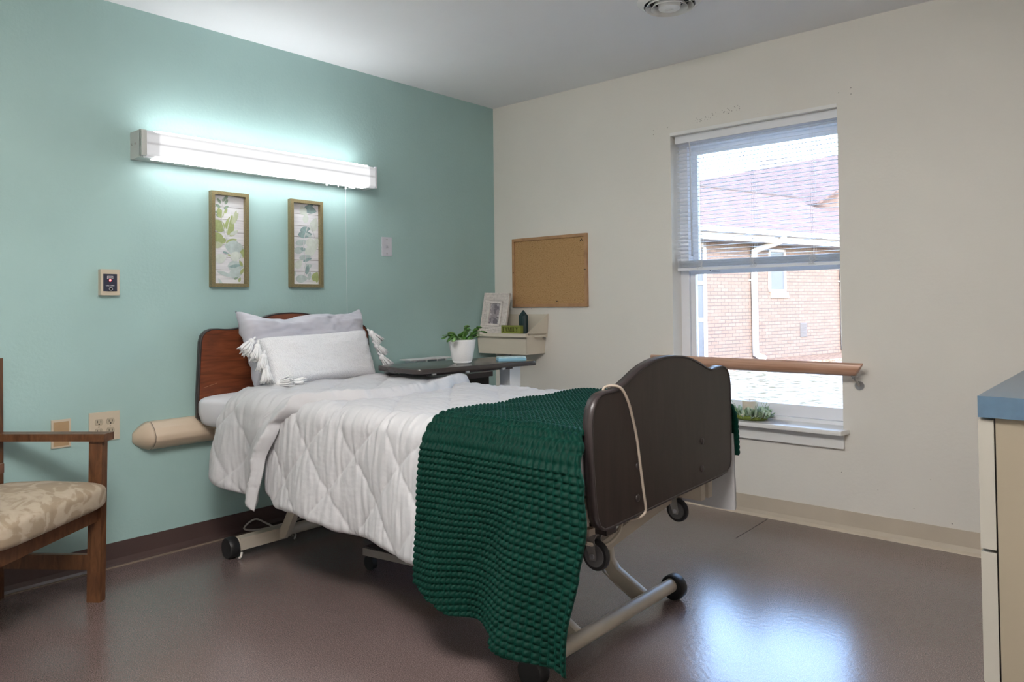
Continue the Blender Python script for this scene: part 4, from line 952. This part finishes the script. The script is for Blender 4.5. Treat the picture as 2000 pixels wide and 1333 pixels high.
cf = slab(290, 330, comforter, 'comforter', m_comf)
tag(cf, 'puffy white diamond quilted comforter draped over the bed', 'comforter')

# folded-back band of the comforter at the head end
def fold(u_, v_):
    sN, sF = -S_OF_Z(.300), S_OF_Z(.40); s = lerp(sN, sF, v_); y, z, ny, n_z = drape(s)
    if s < 0:
        side = max(0, abs(s)-(HW-RR*.2)); k = min(1, side/.40)
        xl = interp(s, [(sN, .19), (-(HW+.12), .275), (-HW, .325), (-HW+.12, .350), (-.2, .36), (0, .37)])
        xr = interp(s, [(sN, .655), (-(HW+.20), .690), (-(HW+.05), .752), (-HW+.01, .86), (-HW+.08, .965), (-.25, 1.03), (-.05, 1.055)])
    else:
        side = max(0, abs(s)-(HW-RR*.2)); k = 0
        xl = .37; xr = interp(s, [(0, 1.055), (.18, 1.02), (.36, .915), (HW+.1, .84), (sF, .80)])
    x = lerp(xl, xr, u_)
    # hanging flap: bottom slopes, hem lower at the right
    if s < 0 and side > 0:
        bottom = lerp(.372, .283, min(1, u_*1.15)); full = .300
        dz = (full-bottom)*k; z += -dz*1.0
    q, a, b = quilt(x+.12, s+.05)
    wr = .006*nz(x*30, s*5, 11)+.004*nz(x*60, s*12, 13) if abs(s) > HW-.05 else .007*nz(x*12, s*14, 12)+.005*nz(x*26, s*30, 17)
    h = .012+.014*q+wr*.8+.0018*nz(x*90, s*16, 3)
    d_r = (1-u_)*(xr-xl); d_l = u_*(xr-xl); dv = v_*(sF-sN); dw = (1-v_)*(sF-sN)
    e = edge(d_r, .035)*edge(d_l, .04)*edge(dv, .035)*edge(dw, .03)
    roll_ = .020*(1+.5*nz(s*24, x*6, 5)+.3*nz(s*60, x*9, 2))*math.exp(-((d_r-.03)/.03)**2)
    base = .026
    # heap against the pillows
    heap = 0
    if abs(s) < HW: heap = (.004+.010*nz(s*6, 2))*math.exp(-((x-.44)/.11)**2)*edge(HW-abs(s)+.02, .12)
    out = 0
    if s < 0 and side > 0: out = side*(.10*sin(x*19+1.3)+.03*nz(x*9, s*3, 21))+.012*min(1, side/.1)
    p = Vector((x, y+ny*out, z+heap)); n_ = Vector((0, ny, n_z)).normalized()
    tb = base*(.55 if e > .6 else .55+.3*(1-e)); tt = max(tb+.001, tb+(h+roll_+.008)*e)
    return p, n_, tb, tt
fo = slab(110, 250, fold, 'folded_band', m_comf, cf)

# green waffle throw
PX, PS = .0176, .0192
bottom_tab = [(1.60, .222), (1.72, .200), (1.80, .178), (1.90, .180), (1.975, .178), (1.995, .152), (2.08, .145), (2.18, .150)]
def throw(u_, v_):
    x = lerp(1.612, 2.187, u_)
    zb = interp(x, bottom_tab); sN = -S_OF_Z(zb); sF = S_OF_Z(.535)
    s = lerp(sN, sF, v_); y, z, ny, n_z = drape(s)
    sc = (s-sF)
    ph = .5*sin(x*9)*max(0, -s-HW)   # rows sag a little
    hb_ = (abs(sin(pi*(x-1.612)/PX)))**.62*(abs(sin(pi*(sc+ph*.08)/PS)))**.5
    q, _, _ = quilt(x, s)
    side = max(0, -s-(HW-RR*.3)); ac = max(0, -s-(HW-RR))
    base = .030+.010*q
    out = 0; dx = 0
    if s < 0 and x > 1.98: dx = max(0, (x-1.98)/.2)**2*interp(ac, [(0, 0), (.02, .010), (.05, .040), (.12, .072), (.22, .092), (.34, .080), (.50, .060), (.70, .055)])
    if side > 0:
        k = min(1, side/.5)
        out = .010*min(1, side/.05)+side*(.05+.075*k*sin((x-1.60)*22-1.4)*(.35+.65*min(1, (x-1.6)/.4))+.04*nz(x*6, s*2, 31))
        if x > 1.95: out += .07*k*((x-1.95)/.23)**1.5
    elif s > HW-.02: out = .012; dx = max(0, (x-2.0)/.18)**2*.035
    e = edge(v_*(sF-sN), .010)*edge((1-v_)*(sF-sN), .010)*edge(x-1.608, .008)*edge(2.191-x, .008)
    wr = .004*nz(x*8, s*9, 41)
    p = Vector((x+dx, y+ny*(base+out), z+n_z*base+wr)); n_ = Vector((0, ny, n_z)).normalized()
    # scalloped border
    return p, n_, -.002, -.001+(.003+.0125*hb_)*e
th_o = slab(int(.568/PX*8), int(1.72/PS*7), throw, 'throw_blanket', m_blanket)
tag(th_o, 'dark green waffle throw blanket hanging over the foot of the bed', 'blanket')

# ------------------------------------------------------------------ pillows
def pillow(name, P, T, m, parent, nu=70, nv=50, pinch=.05, wr=.01, seed=0, e=.38, flop=None, fine=0):
    """P: four corners TL, TR, BR, BL"""
    P = [Vector(p) for p in P]; nrm = (P[1]-P[0]).cross(P[3]-P[0]).normalized()
    if nrm.x < 0: nrm = -nrm
    bm = bmesh.new(); G = [[], []]
    for side in (0, 1):
        sg = 1 if side == 0 else -1
        for i in range(nu+1):
            row = []
            for j in range(nv+1):
                a = i/nu*2-1; b = j/nv*2-1
                aa = a*(1-pinch*(1-b*b)*.6*abs(a)**3*1.0); bb = b*(1-pinch*2.2*(1-a*a)*abs(b)**3)
                uu = (aa+1)/2; vv = (bb+1)/2
                p = P[0]*(1-uu)*(1-vv)+P[1]*uu*(1-vv)+P[2]*uu*vv+P[3]*(1-uu)*vv
                infl = ((1-a**4)*(1-b**4))**e if abs(a) < 1 and abs(b) < 1 else 0
                edgef = max(abs(a), abs(b))
                w_ = wr*(nz(a*2.2+seed, b*3+seed, sg)*1.2+.5*nz(a*7, b*9+seed, sg))*infl
                rad = .35*wr*sin(18*atan2(b, a)+3*nz(a*3, b*3, seed))*edgef**3*infl
                p = p+nrm*sg*(T/2*infl*(1 if sg > 0 else .8)+w_+rad)
                if flop: p = p+flop(a, b)
                row.append(bm.verts.new(p))
            G[side].append(row)
    for side in (0, 1):
        g = G[side]
        for i in range(nu):
            for j in range(nv):
                f = [g[i][j], g[i+1][j], g[i+1][j+1], g[i][j+1]]
                bm.faces.new(f if side == 0 else f[::-1])
    bmesh.ops.remove_doubles(bm, verts=bm.verts, dist=1e-5); bmesh.ops.recalc_face_normals(bm, faces=bm.faces)
    return obj(name, bm, m, parent, 'all'), nrm
bp, _ = pillow('bed_pillow', [(.165, -1.972, 1.078), (.165, -1.262, 1.092), (.285, -1.275, .738), (.310, -1.955, .738)], .17, m_grey, None, wr=.03, seed=3.3, pinch=.045,
    flop=lambda a, b: Vector((0, 0, -.030*(1-a*a)*(1 if b < 0 else 0)*abs(b)+.012*sin(a*5+1)*(b < -.6)*abs(b))))
tag(bp, 'lavender grey sateen pillow standing against the wooden headboard', 'pillow')
t = thing('throw_pillow', 'white knitted lumbar pillow with yarn tassels, in front of the grey pillow', 'pillow', (.4, -1.63, .74))
PL = [(.315, -1.950, .957), (.308, -1.342, .974), (.392, -1.335, .738), (.445, -1.940, .742)]
body, nrm = pillow('pillow_body', PL, .13, m_knit, t, wr=.007, seed=8, pinch=.035)
rt = random.Random(5)
def tassel(p, d, L=.056):
    p = Vector(p); d = Vector(d).normalized(); bm = bmesh.new()
    tube(bm, [p-d*.022, p], .005, 6)
    ball(bm, p+d*.010, .0155, u=12, v=8, s=(1, 1, 1.1))
    bot = p+d*.016; a = d.orthogonal().normalized(); b = d.cross(a)
    for k in range(64):
        an = rt.uniform(0, 2*pi); rr = rt.uniform(.15, 1); o1 = (a*cos(an)+b*sin(an))*rr
        pts = [bot-d*.010+o1*.008, bot+d*.010+o1*.016, bot+d*L*.55+o1*.025+Vector((0, 0, -.002)), bot+d*L*rt.uniform(.85, 1.05)+o1*rt.uniform(.026, .036)+Vector((rt.uniform(-1, 1), rt.uniform(-1, 1), -1))*.004]
        tube(bm, pts, .0042, 5, taper=lambda q: 1-.35*q)
    return obj('tassel', bm, m_tassel, t, 'all')
for p, d in [((.345, -1.985, .955), (.25, -.75, -.65)), ((.365, -1.972, .935), (.3, -.25, -.9)), ((.400, -1.962, .890), (.35, -.35, -.85)), ((.428, -1.968, .843), (.35, -.15, -.9)), ((.465, -1.935, .762), (.5, .3, .15)), ((.47, -1.88, .760), (.6, .5, .05)),
             ((.335, -1.322, .968), (.25, .62, -.75)), ((.355, -1.305, .905), (.1, .70, -.65)), ((.385, -1.295, .845), (.1, .6, -.75)), ((.425, -1.300, .775), (.25, .9, -.1))]:
    tassel(p, d)
adopt(t)

# ------------------------------------------------------------------ cords
bm = bmesh.new()
tube(bm, spline([(2.184, -1.932, .80), (2.185, -1.928, .845), (2.190, -1.922, .861), (2.206, -1.910, .866), (2.226, -1.893, .858), (2.233, -1.868, .820), (2.231, -1.842, .770), (2.229, -1.815, .700), (2.228, -1.797, .620), (2.228, -1.781, .540), (2.228, -1.770, .492), (2.226, -1.772, .472), (2.215, -1.790, .460), (2.19, -1.80, .452), (2.14, -1.80, .445)], 6), .0042, 10)
tag(obj('control_cord', bm, m_cordm, None, 'all'), 'thin beige cord looped over the footboard of the bed', 'cord')
bm = bmesh.new()
tube(bm, spline([(.02, -1.40, .006), (.045, -1.55, .010), (.06, -1.70, .010), (.05, -1.80, .012), (.035, -1.86, .030), (.030, -1.80, .060), (.045, -1.745, .030), (.10, -1.72, .010), (.22, -1.70, .008), (.30, -1.75, .007)], 6), .0045, 8)
tag(obj('power_cord', bm, m_wcord, None, 'all'), 'white cord lying kinked on the floor along the brown base below the bed head', 'cord')
bm = bmesh.new(); tube(bm, spline([(.345, -2.055, .006), (.355, -2.052, .012), (.352, -2.045, .03)], 4), .005, 8); tag(obj('cord_end', bm, m_wcord, None, 'all'), 'short white cord end poking out beside the black roller at the bed head', 'cord')

# ------------------------------------------------------------------ chair
t = thing('armchair', 'oak framed armchair with tan floral upholstered seat at the left edge', 'chair', (.37, -2.63, 0))
af = Vector((.79, .61, 0)).normalized(); aw = Vector((.61, -.79, 0)).normalized()
CM = Matrix(((af.x, aw.x, 0, .358), (af.y, aw.y, 0, -2.632), (0, 0, 1, 0), (0, 0, 0, 1)))   # local: x forward, y towards near arm, z up
CW = .565; PW, PD = .034, .052
def cb(bm, *a, **k): box(bm, *a, xf=CM, **k)
for yy in (0, CW):
    bm = bmesh.new(); cb(bm, -PD+.018, .018, yy-PW/2, yy+PW/2, 0, .606)
    for v2 in bm.verts:
        if v2.co.z > .3: v2.co += af*.010
    bevel(bm, .003); obj('front_leg', bm, m_chairwood, t, True)
    bm = bmesh.new(); cb(bm, -.418, -.385, yy-PW/2, yy+PW/2, 0, .92)
    for v2 in bm.verts:
        if v2.co.z > .6: v2.co -= af*.006
    bevel(bm, .003); obj('back_leg', bm, m_chairwood, t, True)
    bm = bmesh.new(); cb(bm, -.40, .045, yy-.030, yy+.030, .606, .634); bevel(bm, .008, 3); obj('armrest', bm, m_chairwood, t, True)
    bm = bmesh.new(); cb(bm, -.37, -.03, yy-.010, yy+.010, .120, .176); bevel(bm, .002); obj('side_stretcher', bm, m_chairwood, t, True)
    bm = bmesh.new(); cb(bm, -.37, -.03, yy-.011, yy+.011, .300, .36); bevel(bm, .002); obj('side_rail', bm, m_chairwood, t, True)
bm = bmesh.new(); cb(bm, -.012, .010, PW/2, CW-PW/2, .305, .362); bevel(bm, .002); obj('front_rail', bm, m_chairwood, t, True)
bm = bmesh.new(); cb(bm, -.395, -.372, PW/2, CW-PW/2, .30, .36); cb(bm, -.42, -.40, PW/2, CW-PW/2, .84, .91); bevel(bm, .002); obj('back_rail', bm, m_chairwood, t, True)
# cushion
def superbox(name, x0_, x1_, y0_, y1_, z0_, z1_, m, parent, XM, e=.24, crown=.03, nu=48, nv=24, fn=None):
    bm = bmesh.new(); R = []
    cx_, cy_, cz_ = (x0_+x1_)/2, (y0_+y1_)/2, (z0_+z1_)/2; hx, hy, hz = (x1_-x0_)/2, (y1_-y0_)/2, (z1_-z0_)/2
    def sp(c, e_): return abs(c)**e_*(1 if c > 0 else -1)
    for j in range(nv+1):
        ph = -pi/2+pi*j/nv; row = []
        for i in range(nu):
            th5 = 2*pi*i/nu
            x = hx*sp(cos(ph), e*1.6)*sp(cos(th5), e); y = hy*sp(cos(ph), e*1.6)*sp(sin(th5), e); z = hz*sp(sin(ph), e*1.8)
            if z > 0: z += crown*max(0, 1-(x/hx)**2)*max(0, 1-(y/hy)**2)
            p = Vector((cx_+x, cy_+y, cz_+z))
            row.append(bm.verts.new(XM @ p))
        R.append(row)
    for j in range(nv):
        for i in range(nu): bm.faces.new([R[j][i], R[j][(i+1) % nu], R[j+1][(i+1) % nu], R[j+1][i]])
    bmesh.ops.remove_doubles(bm, verts=bm.verts, dist=1e-4); bmesh.ops.recalc_face_normals(bm, faces=bm.faces)
    return obj(name, bm, m, parent, 'all')
superbox('seat_cushion', -.37, .058, -.010, CW+.010, .352, .457, m_chairfab, t, CM)
superbox('back_cushion', -.415, -.378, .10, CW-.10, .50, .88, m_chairfab, t, CM)
adopt(t)

# ------------------------------------------------------------------ window-sill decoration
SZ = .487; wc = (1.79, -.012)
bm = bmesh.new(); n = 72
def dr(a, r): return r
R = []
for r, z in [(.0, .0035), (.05, .0035), (.09, .0035), (.120, .004), (.145, .0035), (.164, .003)]:
    R.append([bm.verts.new((wc[0]+.008+(r+(.004*abs(sin(12*2*pi*k/n)) if r > .15 else 0))*cos(2*pi*k/n)*1.12, wc[1]+.016+r*.52*sin(2*pi*k/n), SZ+z+.0006*sin(k*5+r*300))) for k in range(n)] if r > 0 else [bm.verts.new((wc[0]+.01, wc[1]+.012, SZ+z))])
for k in range(n): bm.faces.new([R[0][0], R[1][k], R[1][(k+1) % n]])
for i in range(1, 5):
    for k in range(n):
        if i == 3 and k % 4 == 1: continue      # openwork
        bm.faces.new([R[i][k], R[i+1][k], R[i+1][(k+1) % n], R[i][(k+1) % n]])
ret = bmesh.ops.solidify(bm, geom=list(bm.faces), thickness=.0028)
for v2 in bm.verts: v2.co.z = max(v2.co.z, SZ+.0003)
tag(obj('doily', bm, m_doily), 'white crochet doily under the candle wreath on the sill', 'doily')
t = thing('sill_candle', 'cream pillar candle inside the leafy wreath on the window sill', 'candle', (wc[0], wc[1], SZ))
bm = bmesh.new(); lathe(bm, [(.037, .0), (.0385, .003), (.0385, .094), (.036, .097), (.030, .094), (.008, .092)], (wc[0], wc[1]+.01, SZ+.005), 36); obj('candle_wax', bm, m_wax, t, True)
bm = bmesh.new(); tube(bm, [(wc[0], wc[1]+.01, SZ+.095), (wc[0]+.001, wc[1]+.01, SZ+.104), (wc[0]-.003, wc[1]+.01, SZ+.110)], .0012, 5); obj('wick', bm, m_dark, t); adopt(t)
t = thing('wreath', 'small wreath of sage leaves and ivory berries on the sill doily', 'wreath', (wc[0], wc[1], SZ))
bm = bmesh.new(); n1, n2 = 40, 10; rg = []
for i in range(n1):
    a = 2*pi*i/n1; row = []
    for k in range(n2):
        b = 2*pi*k/n2; rr = .066+.013*cos(b)+.002*nz(i*.9, k*.8); row.append(bm.verts.new((wc[0]+rr*cos(a)*1.15, wc[1]+.01+rr*sin(a)*.78, SZ+.017+.012*sin(b))))
    rg.append(row)
for i in range(n1):
    for k in range(n2): bm.faces.new([rg[i][k], rg[(i+1) % n1][k], rg[(i+1) % n1][(k+1) % n2], rg[i][(k+1) % n2]])
obj('moss_ring', bm, m_moss, t, 'all')
bm = bmesh.new(); rw = random.Random(11)
for i in range(150):
    a = rw.uniform(0, 2*pi); r0_ = rw.uniform(.055, .080)
    p = Vector((wc[0]+r0_*cos(a)*1.15, wc[1]+.01+r0_*sin(a)*.74, SZ+.018+rw.uniform(0, .012)))
    d = Vector((cos(a)*rw.uniform(-.1, 1), sin(a)*rw.uniform(-.1, .5), rw.uniform(.05, 1.1))).normalized()
    L = rw.uniform(.030, .050)
    if p.y+d.y*L > .105: d.y = 0
    seg_leaf(bm, p, d, L, rw.uniform(.020, .030), Vector((rw.uniform(-1, 1), rw.uniform(-1, 1), rw.uniform(0, 1))).normalized(), rw.choice([0, 0, 1]))
    if i < 9:
        tube(bm, [p, p+Vector((cos(a)*.02, sin(a)*.01, .04)), p+Vector((cos(a)*.035, sin(a)*.012, .065))], .0012, 4, mi=1)
obj('leaves', bm, None, t, 'all', mats=[m_sage, m_sage2])
bm = bmesh.new()
for i in range(22):
    a = rw.uniform(pi, 2*pi) if i < 14 else rw.uniform(0, pi); rr = rw.uniform(.062, .086); ball(bm, (wc[0]+rr*cos(a)*1.1, wc[1]+.01+rr*sin(a)*.75, SZ+.026+rw.uniform(0, .022)), .0048, u=8, v=6)
obj('berries', bm, m_berry, t, 'all'); adopt(t)

# ------------------------------------------------------------------ dresser and worktop
DX, DY, DZ = 3.115, -1.70, .832
t = thing('dresser', 'beige laminate dresser with cream drawer fronts at the right edge', 'dresser', (3.45, -1.4, 0))
bx('carcass', DX, XR-.01, DY, -.90, 0, DZ, m_dresser, t, .002)
for z0_, z1_ in ((.528, .826), (.222, .520), (.05, .214)):
    bm = bmesh.new(); box(bm, DX-.034, DX-.003, DY-.004, -.905, z0_, z1_); bevel(bm, .006, 3); d_ = obj('drawer', bm, m_drawer, t, True)
    bm = bmesh.new(); tube(bm, spline([(DX-.034, -1.38, (z0_+z1_)/2+.05), (DX-.056, -1.37, (z0_+z1_)/2+.05), (DX-.056, -1.23, (z0_+z1_)/2+.05), (DX-.034, -1.22, (z0_+z1_)/2+.05)], 4), .005, 8); obj('pull_handle', bm, m_steel, d_, 'all')
bx('shadow_gap', DX-.003, DX, DY+.004, -.905, .045, .828, m_dark, t)
adopt(t)
tag(bx('worktop', 3.083, XR-.005, -1.715, -.88, DZ, .881, m_blue_top, None, .0015), 'slate blue laminate worktop on the beige dresser', 'worktop')

# ------------------------------------------------------------------ ceiling diffuser
t = thing('ceiling_vent', 'round white louvred air diffuser on the ceiling', 'vent', (1.80, -.80, H))
vc = (1.80, -.80, H)
def ring(bm, r0_, z0_, r1_, z1_, th6=.002, n=48):
    lathe_p = [(r0_, z0_), (r1_, z1_), (r1_, z1_+th6), (r0_, z0_+th6)]
    R = [[bm.verts.new((vc[0]+r*cos(2*pi*i/n), vc[1]+r*sin(2*pi*i/n), vc[2]+z)) for i in range(n)] for r, z in lathe_p]
    for a in range(4):
        for i in range(n): bm.faces.new([R[a][i], R[a][(i+1) % n], R[(a+1) % 4][(i+1) % n], R[(a+1) % 4][i]])
    bmesh.ops.recalc_face_normals(bm, faces=bm.faces)
bm = bmesh.new(); ring(bm, .142, -.003, .112, -.022); obj('flange', bm, m_whitepaint, t, True)
bm = bmesh.new()
for r0_, r1_, z in ((.105, .088, -.006), (.080, .064, -.010)): ring(bm, r0_, z-.026, r1_, z)
for k in range(6):
    a = k*pi/3+.3; tube(bm, [(vc[0]+.035*cos(a), vc[1]+.035*sin(a), H-.020), (vc[0]+.112*cos(a), vc[1]+.112*sin(a), H-.016)], .002, 5)
obj('louvres', bm, m_whitepaint, t, True)
bm = bmesh.new(); lathe(bm, [(.02, -.012), (.050, -.018), (.047, -.036), (.018, -.040), (.017, -.036), (.002, -.036)], vc, 40); obj('centre_disc', bm, m_whitepaint, t, True)
bm = bmesh.new(); cyl(bm, (vc[0], vc[1], H-.0005), (vc[0], vc[1], H-.002), .112, n=40); obj('duct_dark_disc', bm, m_dark, t)  # black disc puts the shade inside the duct into colour; ceiling is uncut
adopt(t)
